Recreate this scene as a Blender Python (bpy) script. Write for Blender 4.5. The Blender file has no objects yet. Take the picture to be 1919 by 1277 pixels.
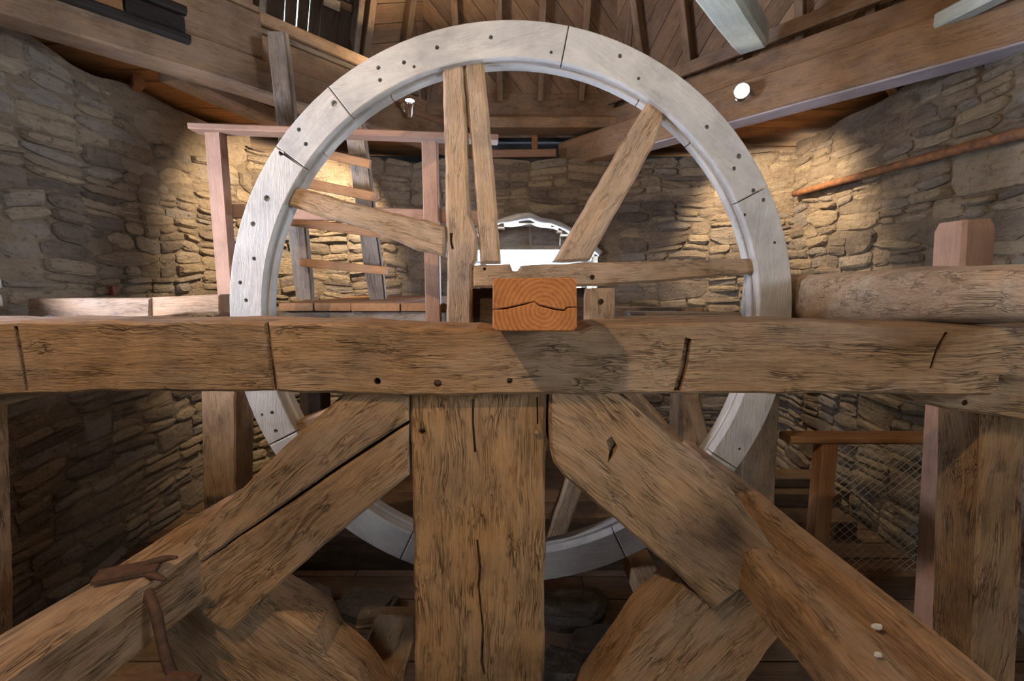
import bpy, bmesh, math, random
from mathutils import Vector, Matrix, noise
from mathutils.geometry import tessellate_polygon

random.seed(7)
S = bpy.context.scene
COL = S.collection
E = 1.7                                   # eye height above the floor (m)
F = 1919 * 16 / 36.0                      # focal length in photo pixels (16 mm lens)
TH = math.radians(7.2)                    # camera looks slightly down
CT, ST = math.cos(TH), math.sin(TH)

# ------------------------------------------------------------------ camera
cd = bpy.data.cameras.new('camera'); cam = bpy.data.objects.new('camera', cd); COL.objects.link(cam)
cd.lens = 16; cd.sensor_width = 36; cd.clip_start = 0.02
cam.location = (0, 0, E); cam.rotation_euler = (math.pi/2 - TH, 0, 0)
S.camera = cam

# ------------------------------------------------------------------ world, exposure, daylight
S.view_settings.view_transform = 'Standard'; S.view_settings.look = 'None'
S.view_settings.gamma = 1; S.view_settings.use_curve_mapping = False
S.view_settings.exposure = 0.0
W = bpy.data.worlds.new('overcast_sky'); S.world = W; W.use_nodes = True
bg = W.node_tree.nodes['Background']; bg.inputs[0].default_value = (0.80, 0.92, 1.0, 1); bg.inputs[1].default_value = 5.0

def area_light(name, loc, target, size, size_y, energy, color, spread=math.pi):
    l = bpy.data.lights.new(name, 'AREA'); l.shape = 'RECTANGLE'; l.size = size; l.size_y = size_y
    l.energy = energy; l.color = color; l.spread = spread
    o = bpy.data.objects.new(name, l); COL.objects.link(o); o.location = loc
    o.rotation_euler = (Vector(target) - Vector(loc)).to_track_quat('-Z', 'Y').to_euler()
    return o
# daylight coming in through the back window and the left window; the right one is added fill
area_light('back_window_daylight', (0.22, 5.15, E-0.02), (0.5, 2.6, E+1.2), 1.1, 0.5, 150, (0.70, 0.80, 1.0), 2.6)
area_light('left_window_daylight', (-2.75, 1.55, 1.9), (0.9, 2.8, 3.0), 0.7, 0.5, 75, (0.74, 0.80, 1.0), 2.2)
area_light('right_fill_daylight', (2.85, 0.05, 2.30), (-1.8, 2.2, 3.0), 0.8, 0.6, 22, (0.84, 0.90, 1.0), 1.5)

# ------------------------------------------------------------------ pixel helpers
def ray(px, py):
    u = (px - 959.5) / F; v = (638.5 - py) / F
    return Vector((u, CT + v*ST, v*CT - ST))
def atY(px, py, Y):
    r = ray(px, py); t = Y / r.y
    return Vector((r.x*t, Y, E + r.z*t))
def atZ(px, py, z):                       # z measured from the eye
    r = ray(px, py); t = z / r.z
    return Vector((r.x*t, r.y*t, E + z))
def atX(px, py, X):
    r = ray(px, py); t = X / r.x
    return Vector((X, r.y*t, E + r.z*t))

# ------------------------------------------------------------------ materials
MATS = {}
def new_mat(name):
    m = bpy.data.materials.new(name); m.use_nodes = True
    nt = m.node_tree; b = nt.nodes['Principled BSDF']
    MATS[name] = m
    return m, nt, b
def N(nt, t, **kw):
    n = nt.nodes.new(t)
    for k, v in kw.items(): setattr(n, k, v)
    return n
def math_node(nt, op, a, b=None, clamp=False):
    n = N(nt, 'ShaderNodeMath', operation=op); n.use_clamp = clamp
    for i, x in enumerate((a, b)):
        if x is None: continue
        if isinstance(x, (int, float)): n.inputs[i].default_value = x
        else: nt.links.new(x, n.inputs[i])
    return n.outputs[0]
def ramp(nt, fac, stops):
    r = N(nt, 'ShaderNodeValToRGB')
    els = r.color_ramp.elements
    while len(els) < len(stops): els.new(0.5)
    for e, (p, c) in zip(els, stops):
        e.position = p; e.color = (c[0], c[1], c[2], 1) if not isinstance(c, (int, float)) else (c, c, c, 1)
    nt.links.new(fac, r.inputs[0])
    return r.outputs[0]
def mixc(nt, fac, a, b, mode='MIX'):
    n = N(nt, 'ShaderNodeMix', data_type='RGBA', blend_type=mode)
    for i, x in ((0, fac), (6, a), (7, b)):
        if isinstance(x, (int, float)): n.inputs[i].default_value = x
        elif isinstance(x, tuple): n.inputs[i].default_value = (*x, 1)
        else: nt.links.new(x, n.inputs[i])
    return n.outputs[2]
def tex_noise(nt, vec, sc, detail=4, rough=0.6, vscale=None, dist=0.0):
    if vscale:
        m = N(nt, 'ShaderNodeMapping'); m.inputs['Scale'].default_value = vscale
        nt.links.new(vec, m.inputs[0]); vec = m.outputs[0]
    n = N(nt, 'ShaderNodeTexNoise'); n.inputs['Scale'].default_value = sc
    n.inputs['Detail'].default_value = detail; n.inputs['Roughness'].default_value = rough
    n.inputs['Distortion'].default_value = dist
    nt.links.new(vec, n.inputs['Vector'])
    return n.outputs[0]
def obj_vec(nt):
    tc = N(nt, 'ShaderNodeTexCoord'); oi = N(nt, 'ShaderNodeObjectInfo')
    c = N(nt, 'ShaderNodeCombineXYZ')
    for i, k in enumerate((37.0, 11.0, 23.0)):
        nt.links.new(math_node(nt, 'MULTIPLY', oi.outputs['Random'], k), c.inputs[i])
    a = N(nt, 'ShaderNodeVectorMath', operation='ADD')
    nt.links.new(tc.outputs['Object'], a.inputs[0]); nt.links.new(c.outputs[0], a.inputs[1])
    return a.outputs[0], tc.outputs['Object'], oi.outputs['Random']

def wood(name, dark, mid, light, crack=0.5, bump=0.5, ring=0.3, grey=None, grey_amt=0.0, stain=0.4, rough=0.75, var=0.12, k=1.0, spots=()):
    """weathered timber; the grain runs along the object's local X axis"""
    m, nt, b = new_mat(name); L = nt.links
    vec, raw, rnd = obj_vec(nt)
    # slow wander of the grain so that it swirls round knots
    wn = N(nt, 'ShaderNodeTexNoise'); wn.inputs['Scale'].default_value = 3.2; wn.inputs['Detail'].default_value = 2
    L.new(vec, wn.inputs['Vector'])
    wv = N(nt, 'ShaderNodeVectorMath', operation='SCALE'); wv.inputs['Scale'].default_value = 0.07; L.new(wn.outputs[1], wv.inputs[0])
    av = N(nt, 'ShaderNodeVectorMath', operation='ADD'); L.new(vec, av.inputs[0]); L.new(wv.outputs[0], av.inputs[1]); gv = av.outputs[0]
    n1 = tex_noise(nt, gv, 1.0, 5, 0.6, (3.0*k, 38*k, 38*k), 0.2)
    n2 = tex_noise(nt, gv, 1.0, 4, 0.7, (16*k, 330*k, 330*k))
    n3 = tex_noise(nt, gv, 1.0, 3, 0.6, (9*k, 130*k, 130*k))
    n0 = tex_noise(nt, vec, 7.0, 5, 0.65)
    w = N(nt, 'ShaderNodeTexWave', wave_type='RINGS', rings_direction='X')
    w.inputs['Scale'].default_value = 30; w.inputs['Distortion'].default_value = 2.2
    w.inputs['Detail'].default_value = 3; w.inputs['Detail Scale'].default_value = 1.2
    mp = N(nt, 'ShaderNodeMapping'); mp.inputs['Scale'].default_value = (0.15, 1, 1); mp.inputs['Location'].default_value = (0, 0.012, 0.008)
    L.new(raw, mp.inputs[0]); L.new(mp.outputs[0], w.inputs[0])
    g = math_node(nt, 'ADD', math_node(nt, 'MULTIPLY', n1, 0.42), math_node(nt, 'MULTIPLY', n3, 0.30))
    g = math_node(nt, 'ADD', g, math_node(nt, 'MULTIPLY', n2, 0.28))
    g = math_node(nt, 'ADD', g, math_node(nt, 'MULTIPLY', math_node(nt, 'SUBTRACT', w.outputs[1], 0.5), ring*0.30))
    col = ramp(nt, g, [(0.26, dark), (0.49, mid), (0.72, light)])
    if grey:
        gm = ramp(nt, tex_noise(nt, vec, 1.0, 5, 0.65, (3.0, 8, 8)), [(0.42, 0.0), (0.62, 1.0)])
        col = mixc(nt, math_node(nt, 'MULTIPLY', gm, grey_amt), col, grey)
    st = ramp(nt, tex_noise(nt, vec, 3.2, 6, 0.66), [(0.30, 1.0 - stain), (0.52, 1.0), (0.72, 1.0 + 0.14)])
    col = mixc(nt, 1.0, col, st, 'MULTIPLY')
    # thin drying cracks following the grain
    def lines(vs, wid, lo, hi):
        q = tex_noise(nt, gv, 1.0, 2, 0.5, vs)
        d = math_node(nt, 'ABSOLUTE', math_node(nt, 'SUBTRACT', q, 0.5))
        l = ramp(nt, d, [(0.0, 1.0), (wid, 0.0)])
        msk = ramp(nt, tex_noise(nt, vec, 1.0, 3, 0.6, (7, 22, 22)), [(lo, 0.0), (hi, 1.0)])
        return math_node(nt, 'MULTIPLY', l, msk)
    ckm = math_node(nt, 'MAXIMUM', lines((2.6*k, 46*k, 46*k), 0.022, 0.50, 0.60), math_node(nt, 'MULTIPLY', lines((7*k, 120*k, 120*k), 0.05, 0.40, 0.60), 0.65))
    ckm = math_node(nt, 'MULTIPLY', ckm, crack)
    col = mixc(nt, ckm, col, tuple(c*0.25 for c in dark))
    for (c3, rad, amt) in spots:             # old oil or soot blotches
        sb = N(nt, 'ShaderNodeVectorMath', operation='DISTANCE'); sb.inputs[1].default_value = c3
        mp2 = N(nt, 'ShaderNodeVectorMath', operation='ADD'); L.new(raw, mp2.inputs[0])
        nz2 = N(nt, 'ShaderNodeVectorMath', operation='SCALE'); nz2.inputs['Scale'].default_value = 0.12; L.new(wn.outputs[1], nz2.inputs[0])
        L.new(nz2.outputs[0], mp2.inputs[1]); L.new(mp2.outputs[0], sb.inputs[0])
        f_ = ramp(nt, math_node(nt, 'DIVIDE', sb.outputs['Value'], rad*2), [(0.12, 1.0), (0.62, 0.0)])
        f_ = math_node(nt, 'MULTIPLY', f_, ramp(nt, n0, [(0.25, 0.5), (0.6, 1.0)]))
        col = mixc(nt, math_node(nt, 'MULTIPLY', f_, amt), col, (0.045, 0.026, 0.014))
    if var:
        v = math_node(nt, 'ADD', math_node(nt, 'MULTIPLY', rnd, var), 1 - var/2)
        hs = N(nt, 'ShaderNodeHueSaturation'); L.new(v, hs.inputs['Value']); L.new(col, hs.inputs['Color']); col = hs.outputs[0]
    L.new(col, b.inputs['Base Color'])
    b.inputs['Roughness'].default_value = rough; b.inputs['Specular IOR Level'].default_value = 0.25
    h = math_node(nt, 'ADD', math_node(nt, 'MULTIPLY', n1, 0.5), math_node(nt, 'MULTIPLY', n3, 0.35))
    h = math_node(nt, 'ADD', h, math_node(nt, 'MULTIPLY', n2, 0.22))
    h = math_node(nt, 'ADD', h, math_node(nt, 'MULTIPLY', n0, 0.5))
    h = math_node(nt, 'SUBTRACT', h, math_node(nt, 'MULTIPLY', ckm, 0.5))
    bp = N(nt, 'ShaderNodeBump'); bp.inputs['Strength'].default_value = bump; bp.inputs['Distance'].default_value = 0.014
    L.new(h, bp.inputs['Height']); L.new(bp.outputs[0], b.inputs['Normal'])
    return m

wood('oak_frame', (0.13, 0.070, 0.033), (0.295, 0.168, 0.082), (0.42, 0.262, 0.137), crack=0.85, bump=0.85, ring=0.15, grey=(0.31, 0.22, 0.15), grey_amt=0.5, stain=0.42)
wood('oak_post', (0.135, 0.072, 0.033), (0.30, 0.172, 0.083), (0.42, 0.26, 0.135), crack=0.9, bump=1.0, ring=0.1, grey=(0.43, 0.205, 0.062), grey_amt=0.45, stain=0.42)
wood('oak_pale', (0.385, 0.345, 0.30), (0.465, 0.43, 0.385), (0.53, 0.50, 0.455), crack=0.25, bump=0.35, ring=0.04, grey=(0.34, 0.325, 0.31), grey_amt=0.6, stain=0.28, var=0.08)
wood('oak_spoke', (0.17, 0.098, 0.048), (0.36, 0.225, 0.12), (0.49, 0.33, 0.19), crack=0.7, bump=0.7, ring=0.15, grey=(0.34, 0.265, 0.20), grey_amt=0.4, stain=0.4)
wood('driftwood', (0.17, 0.115, 0.07), (0.40, 0.30, 0.20), (0.54, 0.43, 0.31), crack=0.6, bump=1.0, ring=0.05, grey=(0.36, 0.18, 0.07), grey_amt=0.4, stain=0.4)
wood('fir_orange', (0.25, 0.080, 0.02), (0.375, 0.132, 0.035), (0.45, 0.185, 0.058), crack=0.0, bump=0.3, ring=0.75, stain=0.15, var=0.0)
wood('pine_pink', (0.22, 0.115, 0.072), (0.325, 0.185, 0.122), (0.39, 0.24, 0.165), crack=0.2, bump=0.3, ring=0.12, stain=0.25)
wood('pine_honey', (0.19, 0.085, 0.033), (0.33, 0.165, 0.072), (0.41, 0.225, 0.105), crack=0.2, bump=0.3, ring=0.2, stain=0.25)
wood('roof_board', (0.20, 0.107, 0.054), (0.36, 0.215, 0.118), (0.47, 0.305, 0.18), crack=0.3, bump=0.4, ring=0.2, grey=(0.28, 0.20, 0.15), grey_amt=0.5, stain=0.4, var=0.55)
wood('roof_timber', (0.17, 0.098, 0.054), (0.33, 0.205, 0.118), (0.43, 0.29, 0.18), crack=0.5, bump=0.5, ring=0.15, grey=(0.28, 0.21, 0.165), grey_amt=0.6, stain=0.45, var=0.25)
wood('soffit_board', (0.20, 0.085, 0.028), (0.38, 0.175, 0.062), (0.48, 0.245, 0.10), crack=0.3, bump=0.4, ring=0.2, stain=0.35, var=0.4)
wood('grey_timber', (0.14, 0.098, 0.066), (0.27, 0.20, 0.14), (0.37, 0.29, 0.21), crack=0.65, bump=0.6, ring=0.1, grey=(0.30, 0.265, 0.23), grey_amt=0.6, stain=0.42, var=0.2)
wood('dark_timber', (0.03, 0.019, 0.011), (0.075, 0.047, 0.029), (0.125, 0.083, 0.052), crack=0.5, bump=0.6, ring=0.1, stain=0.4)
wood('tarred_timber', (0.012, 0.010, 0.009), (0.026, 0.022, 0.019), (0.05, 0.042, 0.036), crack=0.3, bump=0.5, ring=0.1, stain=0.3)
wood('daylight_pale', (0.40, 0.44, 0.42), (0.55, 0.60, 0.56), (0.66, 0.70, 0.66), crack=0.12, bump=0.3, ring=0.05, grey=(0.46, 0.56, 0.51), grey_amt=0.5, stain=0.25, var=0.05)  # pale green-white puts daylight into the colour of the tie timbers
wood('daylight_lilac', (0.36, 0.32, 0.36), (0.54, 0.49, 0.55), (0.66, 0.62, 0.68), crack=0.3, bump=0.3, ring=0.05, stain=0.25, var=0.05)  # lilac colour stands in for bluish daylight on a beam underside
wood('floor_board', (0.10, 0.058, 0.03), (0.21, 0.13, 0.072), (0.30, 0.20, 0.115), crack=0.5, bump=0.5, ring=0.15, grey=(0.17, 0.13, 0.10), grey_amt=0.5, stain=0.45, var=0.4)

def stone_mat(name, stops, joint=False):
    m, nt, b = new_mat(name); L = nt.links
    geo = N(nt, 'ShaderNodeNewGeometry'); pos = geo.outputs['Position']
    at = N(nt, 'ShaderNodeAttribute', attribute_name='tone')
    big = tex_noise(nt, pos, 1.6, 4, 0.6)
    nz = tex_noise(nt, pos, 9, 6, 0.7)
    strata = tex_noise(nt, pos, 1.0, 5, 0.66, (11, 11, 46), 0.6)
    k = math_node(nt, 'ADD', math_node(nt, 'MULTIPLY', at.outputs['Fac'], 0.62 if not joint else 0.0), math_node(nt, 'MULTIPLY', big, 0.25 if not joint else 0.6))
    k = math_node(nt, 'ADD', k, math_node(nt, 'MULTIPLY', nz, 0.25))
    col = ramp(nt, k, stops)
    col = mixc(nt, 1.0, col, ramp(nt, strata, [(0.25, 0.66), (0.5, 1.0), (0.75, 1.12)]), 'MULTIPLY')
    pale = ramp(nt, tex_noise(nt, pos, 3.2, 6, 0.72), [(0.52, 0.0), (0.66, 1.0)])
    col = mixc(nt, math_node(nt, 'MULTIPLY', pale, 0.5), col, (0.47, 0.39, 0.29))
    darkm = ramp(nt, tex_noise(nt, pos, 26, 4, 0.7), [(0.33, 1.0), (0.42, 0.0)])
    col = mixc(nt, math_node(nt, 'MULTIPLY', darkm, 0.55), col, (0.09, 0.07, 0.055))
    L.new(col, b.inputs['Base Color']); b.inputs['Roughness'].default_value = 0.9
    b.inputs['Specular IOR Level'].default_value = 0.15
    h = math_node(nt, 'ADD', math_node(nt, 'MULTIPLY', strata, 0.5), math_node(nt, 'MULTIPLY', tex_noise(nt, pos, 34, 6, 0.75), 0.9))
    h = math_node(nt, 'ADD', h, nz)
    bp = N(nt, 'ShaderNodeBump'); bp.inputs['Strength'].default_value = 1.0; bp.inputs['Distance'].default_value = 0.036
    L.new(h, bp.inputs['Height']); L.new(bp.outputs[0], b.inputs['Normal'])
    return m
stone_mat('rubble_stone', [(0.22, (0.19, 0.16, 0.135)), (0.40, (0.33, 0.265, 0.20)), (0.54, (0.42, 0.335, 0.24)), (0.66, (0.48, 0.385, 0.265)), (0.82, (0.35, 0.305, 0.265))])
stone_mat('dark_stone', [(0.22, (0.07, 0.055, 0.043)), (0.5, (0.13, 0.10, 0.075)), (0.8, (0.19, 0.15, 0.11))])
stone_mat('lime_mortar', [(0.25, (0.21, 0.168, 0.125)), (0.5, (0.36, 0.285, 0.205)), (0.75, (0.45, 0.36, 0.26))], True)

def plain(name, col, rough=0.6, metal=0.0, emit=None, estr=0, noise_amt=0.0, nsc=20, col2=None):
    m, nt, b = new_mat(name)
    b.inputs['Base Color'].default_value = (*col, 1); b.inputs['Roughness'].default_value = rough; b.inputs['Metallic'].default_value = metal
    if noise_amt:
        vec, raw, r = obj_vec(nt)
        n = tex_noise(nt, vec, nsc, 5, 0.7)
        c = ramp(nt, n, [(0.35, col), (0.65, col2 or tuple(x*(1-noise_amt) for x in col))])
        nt.links.new(c, b.inputs['Base Color'])
        bp = N(nt, 'ShaderNodeBump'); bp.inputs['Strength'].default_value = 0.4; bp.inputs['Distance'].default_value = 0.004
        nt.links.new(n, bp.inputs['Height']); nt.links.new(bp.outputs[0], b.inputs['Normal'])
    if emit:
        b.inputs['Emission Color'].default_value = (*emit, 1); b.inputs['Emission Strength'].default_value = estr
    return m
plain('rusty_iron', (0.105, 0.045, 0.022), 0.8, 0.2, noise_amt=0.5, nsc=40, col2=(0.045, 0.022, 0.013))
plain('rusty_pipe', (0.30, 0.125, 0.045), 0.8, 0.1, noise_amt=0.5, nsc=22, col2=(0.12, 0.055, 0.03))
plain('black_iron', (0.02, 0.02, 0.02), 0.6, 0.4)
plain('chrome', (0.75, 0.78, 0.8), 0.18, 1.0)
plain('galvanised_wire', (0.42, 0.36, 0.30), 0.6, 0.2)
plain('white_wire', (0.62, 0.66, 0.68), 0.5, 0.2)
plain('bulb_glass', (1, 1, 1), 0.3, 0, (1.0, 0.86, 0.66), 60)
plain('bulb_dim', (1, 1, 1), 0.3, 0, (1.0, 0.86, 0.66), 14)
plain('white_plaster', (0.80, 0.82, 0.82), 0.9, noise_amt=0.35, nsc=9, col2=(0.55, 0.57, 0.57))
plain('cable_black', (0.015, 0.015, 0.015), 0.6)
plain('chalk', (0.62, 0.58, 0.5), 0.9, noise_amt=0.3, nsc=40)
plain('blue_enamel', (0.10, 0.28, 0.55), 0.4)
plain('red_paint', (0.25, 0.05, 0.025), 0.6)
plain('slate', (0.12, 0.12, 0.125), 0.8, noise_amt=0.3)
mg, nt, b = new_mat('window_glass')          # thin clear pane: mostly transparent with a faint gloss
tr_ = N(nt, 'ShaderNodeBsdfTransparent'); tr_.inputs[0].default_value = (0.93, 0.96, 0.97, 1)
gl_ = N(nt, 'ShaderNodeBsdfGlossy'); gl_.inputs['Roughness'].default_value = 0.05
mx_ = N(nt, 'ShaderNodeMixShader'); mx_.inputs[0].default_value = 0.06
nt.links.new(tr_.outputs[0], mx_.inputs[1]); nt.links.new(gl_.outputs[0], mx_.inputs[2])
nt.links.new(mx_.outputs[0], nt.nodes['Material Output'].inputs['Surface'])

# ------------------------------------------------------------------ object helpers
def tag(o, label=None, cat=None, group=None, kind=None):
    if label: o['label'] = label
    if cat: o['category'] = cat
    if group: o['group'] = group
    if kind: o['kind'] = kind
    return o
def link(name, me, mat, M=None, parent=None, smooth=False):
    o = bpy.data.objects.new(name, me); COL.objects.link(o)
    if mat is not None and not me.materials: me.materials.append(MATS[mat])
    M = M or Matrix.Identity(4)
    if parent is not None:
        o.parent = parent; o.matrix_basis = PW[parent.name].inverted() @ M
    else: o.matrix_basis = M
    PW[o.name] = M
    if smooth:
        for p in me.polygons: p.use_smooth = True
    return o
PW = {}
def thing(name, loc, label=None, cat=None, group=None, kind=None):
    o = bpy.data.objects.new(name, None); COL.objects.link(o); o.location = loc; o.empty_display_size = 0.1
    PW[o.name] = Matrix.Translation(loc)
    return tag(o, label, cat, group, kind)
def mesh(name, vs, fs):
    me = bpy.data.meshes.new(name); me.from_pydata([tuple(v) for v in vs], [], fs); me.update(); return me
def fix_normals(me):
    bm = bmesh.new(); bm.from_mesh(me); bmesh.ops.recalc_face_normals(bm, faces=bm.faces); bm.to_mesh(me); bm.free()

def frame(p0, p1, up=(0, 0, 1)):
    x = (Vector(p1) - Vector(p0)); ln = x.length; x.normalize()
    z = Vector(up) - x * x.dot(Vector(up))
    if z.length < 1e-3: z = Vector((0, 1, 0)) - x * x.y
    z.normalize(); y = z.cross(x)
    M = Matrix((x, y, z)).transposed().to_4x4(); M.translation = (Vector(p0) + Vector(p1)) / 2
    return M, ln

def timber(name, p0, p1, w, h, mat, parent=None, up=(0, 0, 1), c=None, rough=0.0, n=None, taper=1.0, seed=None, sag=0.0):
    """sawn or hewn timber between two points: chamfered section, optional waviness; local X is the grain"""
    M, ln = frame(p0, p1, up)
    c = min(w, h) * 0.08 if c is None else c
    n = n or max(1, int(ln / 0.12) if rough else 1)
    sd = seed if seed is not None else random.random() * 100
    sec = [(-w/2+c, -h/2), (w/2-c, -h/2), (w/2, -h/2+c), (w/2, h/2-c), (w/2-c, h/2), (-w/2+c, h/2), (-w/2, h/2-c), (-w/2, -h/2+c)]
    vs = []; fs = []
    for i in range(n + 1):
        f = i / n; x = -ln/2 + ln*f; k = 1 + (taper - 1) * f
        for j, (a, d) in enumerate(sec):
            q = Vector((x*3.1 + sd, a*6 + sd*2, d*6))
            jx = noise.noise(q) * rough; jz = noise.noise(q + Vector((31, 7, 3))) * rough
            e = c * 0.5 if i in (0, n) else 0
            sx = (w/2 - e*0.7) / (w/2) if e else 1
            vs.append((x, a*k*sx + jx, d*k*sx + jz - sag * 4 * f * (1 - f)))
    for i in range(n):
        for j in range(8):
            k = (j + 1) % 8
            fs.append((i*8+j, i*8+k, (i+1)*8+k, (i+1)*8+j))
    fs.append(tuple(range(7, -1, -1))); fs.append(tuple(n*8 + j for j in range(8)))
    me = mesh(name, vs, fs); fix_normals(me)
    return link(name, me, mat, M, parent)

def dens(poly, step, jit, sd):
    out = []; n = len(poly)
    for i in range(n):
        a = Vector(poly[i]); b_ = Vector(poly[(i+1) % n]); d = (b_ - a).length; k = max(1, int(d / step))
        for j in range(k):
            p = a.lerp(b_, j / k)
            if jit:
                p = p + Vector((noise.noise(Vector((p.x*14, p.y*14, sd))), noise.noise(Vector((p.x*14+40, p.y*14, sd))))) * jit
            out.append(p)
    return out
def inset(poly, c):
    n = len(poly); area = sum(poly[i].x*poly[(i+1) % n].y - poly[(i+1) % n].x*poly[i].y for i in range(n))
    sgn = 1 if area > 0 else -1; out = []
    for i in range(n):
        a, b_, d = poly[i-1], poly[i], poly[(i+1) % n]
        e1 = (b_ - a).normalized(); e2 = (d - b_).normalized()
        n1 = Vector((-e1.y, e1.x)) * sgn; n2 = Vector((-e2.y, e2.x)) * sgn
        m = n1 + n2
        if m.length < 1e-4: m = n1
        m.normalize(); k = max(0.45, m.dot(n1))
        out.append(b_ + m * (c / k))
    return out
def slab_mesh(name, outlines, Y, thick, ang, origin, c=0.006, jit=0.0, step=0.035, holes=(), sd=0.0, hole_depth=0.03):
    """outlines: lists of (x, z); extruded from plane Y back by thick. Local frame: X along ang in the xz plane"""
    ca, sa = math.cos(ang), math.sin(ang)
    def loc(p, y):                         # world (x, z) -> local
        dx, dz = p[0] - origin[0], p[1] - origin[1]
        return (dx*ca + dz*sa, y, -dx*sa + dz*ca)
    vs = []; fs = []
    for oi_, o in enumerate(outlines):
        o = dens([Vector(p) for p in o], step, jit, sd + oi_*0.0) if step else [Vector(p) for p in o]
        n = len(o); ins = inset(o, c)
        b0 = len(vs)
        vs += [loc(p, c) for p in o]; vs += [loc(p, thick) for p in o]
        for i in range(n):
            j = (i+1) % n
            fs.append((b0+i, b0+j, b0+n+j, b0+n+i))
        fs.append(tuple(range(b0+n, b0+2*n)))
        f0 = len(vs); vs += [loc(p, 0) for p in ins]
        for i in range(n):
            j = (i+1) % n
            fs.append((f0+i, f0+j, b0+j, b0+i))
        hs = []
        if oi_ == 0 or True:
            for h in holes:
                cx = sum(p[0] for p in h)/len(h); cz = sum(p[1] for p in h)/len(h)
                inside = False
                for i in range(n):
                    a, b_ = ins[i-1], ins[i]
                    if (a.y > cz) != (b_.y > cz) and cx < (b_.x-a.x)*(cz-a.y)/(b_.y-a.y)+a.x: inside = not inside
                if inside: hs.append([Vector(p) for p in h])
        polys = [[Vector((p.x, p.y, 0)) for p in ins]] + [[Vector((p.x, p.y, 0)) for p in h] for h in hs]
        idx = list(range(f0, f0+n))
        for h in hs:
            k0 = len(vs); m = len(h)
            vs += [loc(p, 0) for p in h]; idx += list(range(k0, k0+m))
            k1 = len(vs); vs += [loc(p, hole_depth) for p in h]
            for i in range(m):
                j = (i+1) % m
                fs.append((k0+i, k0+j, k1+j, k1+i))
            fs.append(tuple(range(k1, k1+m)))
        if hs:
            for t in tessellate_polygon(polys): fs.append(tuple(idx[i] for i in t))
        else: fs.append(tuple(idx))
    me = mesh(name, vs, fs); fix_normals(me)
    M = Matrix(((ca, 0, -sa, origin[0]), (0, 1, 0, Y), (sa, 0, ca, origin[1]), (0, 0, 0, 1)))
    return me, M
def circ(cx, cz, r, n=9): return [(cx + r*math.cos(2*math.pi*i/n), cz + r*math.sin(2*math.pi*i/n)) for i in range(n)]
def slab_px(name, outlines, Y, thick, ang_deg, mat, parent=None, holes=(), polyholes=(), **kw):
    """a timber whose face outline was measured in photo pixels and lies in the vertical plane at distance Y"""
    if not isinstance(outlines[0][0], (tuple, list)): outlines = [outlines]
    P = [[(lambda q: (q.x, q.z))(atY(px, py, Y)) for px, py in o] for o in outlines]
    hs = []
    for (px, py, r) in holes:
        q = atY(px, py, Y); hs.append(circ(q.x, q.z, r*Y/F))
    for ph in polyholes: hs.append([(lambda q: (q.x, q.z))(atY(px, py, Y)) for px, py in ph])
    allp = [p for o in P for p in o]
    org = (sum(p[0] for p in allp)/len(allp), sum(p[1] for p in allp)/len(allp))
    kw.setdefault('sd', random.random()*50); kw.setdefault('jit', 0.004)
    me, M = slab_mesh(name, P, Y, thick, math.radians(ang_deg), org, holes=hs, **kw)
    return link(name, me, mat, M, parent)

def lathe(name, prof, mat, M=None, parent=None, n=16, smooth=True):
    """prof: (radius, z) list, closed at both ends"""
    vs = []; fs = []
    for r, z in prof:
        for i in range(n): vs.append((r*math.cos(2*math.pi*i/n), r*math.sin(2*math.pi*i/n), z))
    for k in range(len(prof)-1):
        for i in range(n):
            j = (i+1) % n
            fs.append((k*n+i, k*n+j, (k+1)*n+j, (k+1)*n+i))
    fs.append(tuple(range(n-1, -1, -1))); fs.append(tuple((len(prof)-1)*n+i for i in range(n)))
    return link(name, mesh(name, vs, fs), mat, M, parent, smooth)
def dirM(loc, d):
    q = Vector(d).to_track_quat('Z', 'Y'); M = q.to_matrix().to_4x4(); M.translation = loc; return M
def loft(name, cs, rads, mat, parent=None, n=12, rough=0.0, smooth=True, sub=6, sq=1.0):
    """a log or bar along centre points with radii (ry, rz)"""
    pts = []; rr = []
    for i in range(len(cs)-1):
        p0 = cs[max(i-1, 0)]; p1 = cs[i]; p2 = cs[i+1]; p3 = cs[min(i+2, len(cs)-1)]
        for k in range(sub):
            t = k / sub
            pts.append(0.5*((2*p1) + (p2-p0)*t + (2*p0-5*p1+4*p2-p3)*t*t + (3*p1-p0-3*p2+p3)*t**3))
            rr.append((rads[i][0]*(1-t)+rads[i+1][0]*t, rads[i][1]*(1-t)+rads[i+1][1]*t))
    pts.append(cs[-1]); rr.append(rads[-1])
    M, ln = frame(cs[0], cs[-1]); Mi = M.inverted()
    vs = []; fs = []
    for i, p in enumerate(pts):
        d = (pts[min(i+1, len(pts)-1)] - pts[max(i-1, 0)]).normalized()
        up = Vector((0, 0, 1)) - d*d.z
        if up.length < 1e-3: up = Vector((0, 1, 0))
        up.normalize(); sd = up.cross(d)
        for j in range(n):
            a = 2*math.pi*j/n; ca, sa = math.cos(a), math.sin(a)
            k = (abs(ca)**sq + abs(sa)**sq) ** (-1/sq) if sq != 1.0 else 1.0
            q = p + sd*(ca*k*rr[i][0]) + up*(sa*k*rr[i][1])
            q = q + (sd*ca + up*sa) * noise.noise(Vector((q.x*3, q.y*3, q.z*9+j))) * rough
            vs.append(Mi @ q)
    for i in range(len(pts)-1):
        for j in range(n):
            k = (j+1) % n
            fs.append((i*n+j, i*n+k, (i+1)*n+k, (i+1)*n+j))
    fs.append(tuple(range(n-1, -1, -1))); fs.append(tuple((len(pts)-1)*n+j for j in range(n)))
    me = mesh(name, vs, fs); fix_normals(me)
    return link(name, me, mat, M, parent, smooth)

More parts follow.
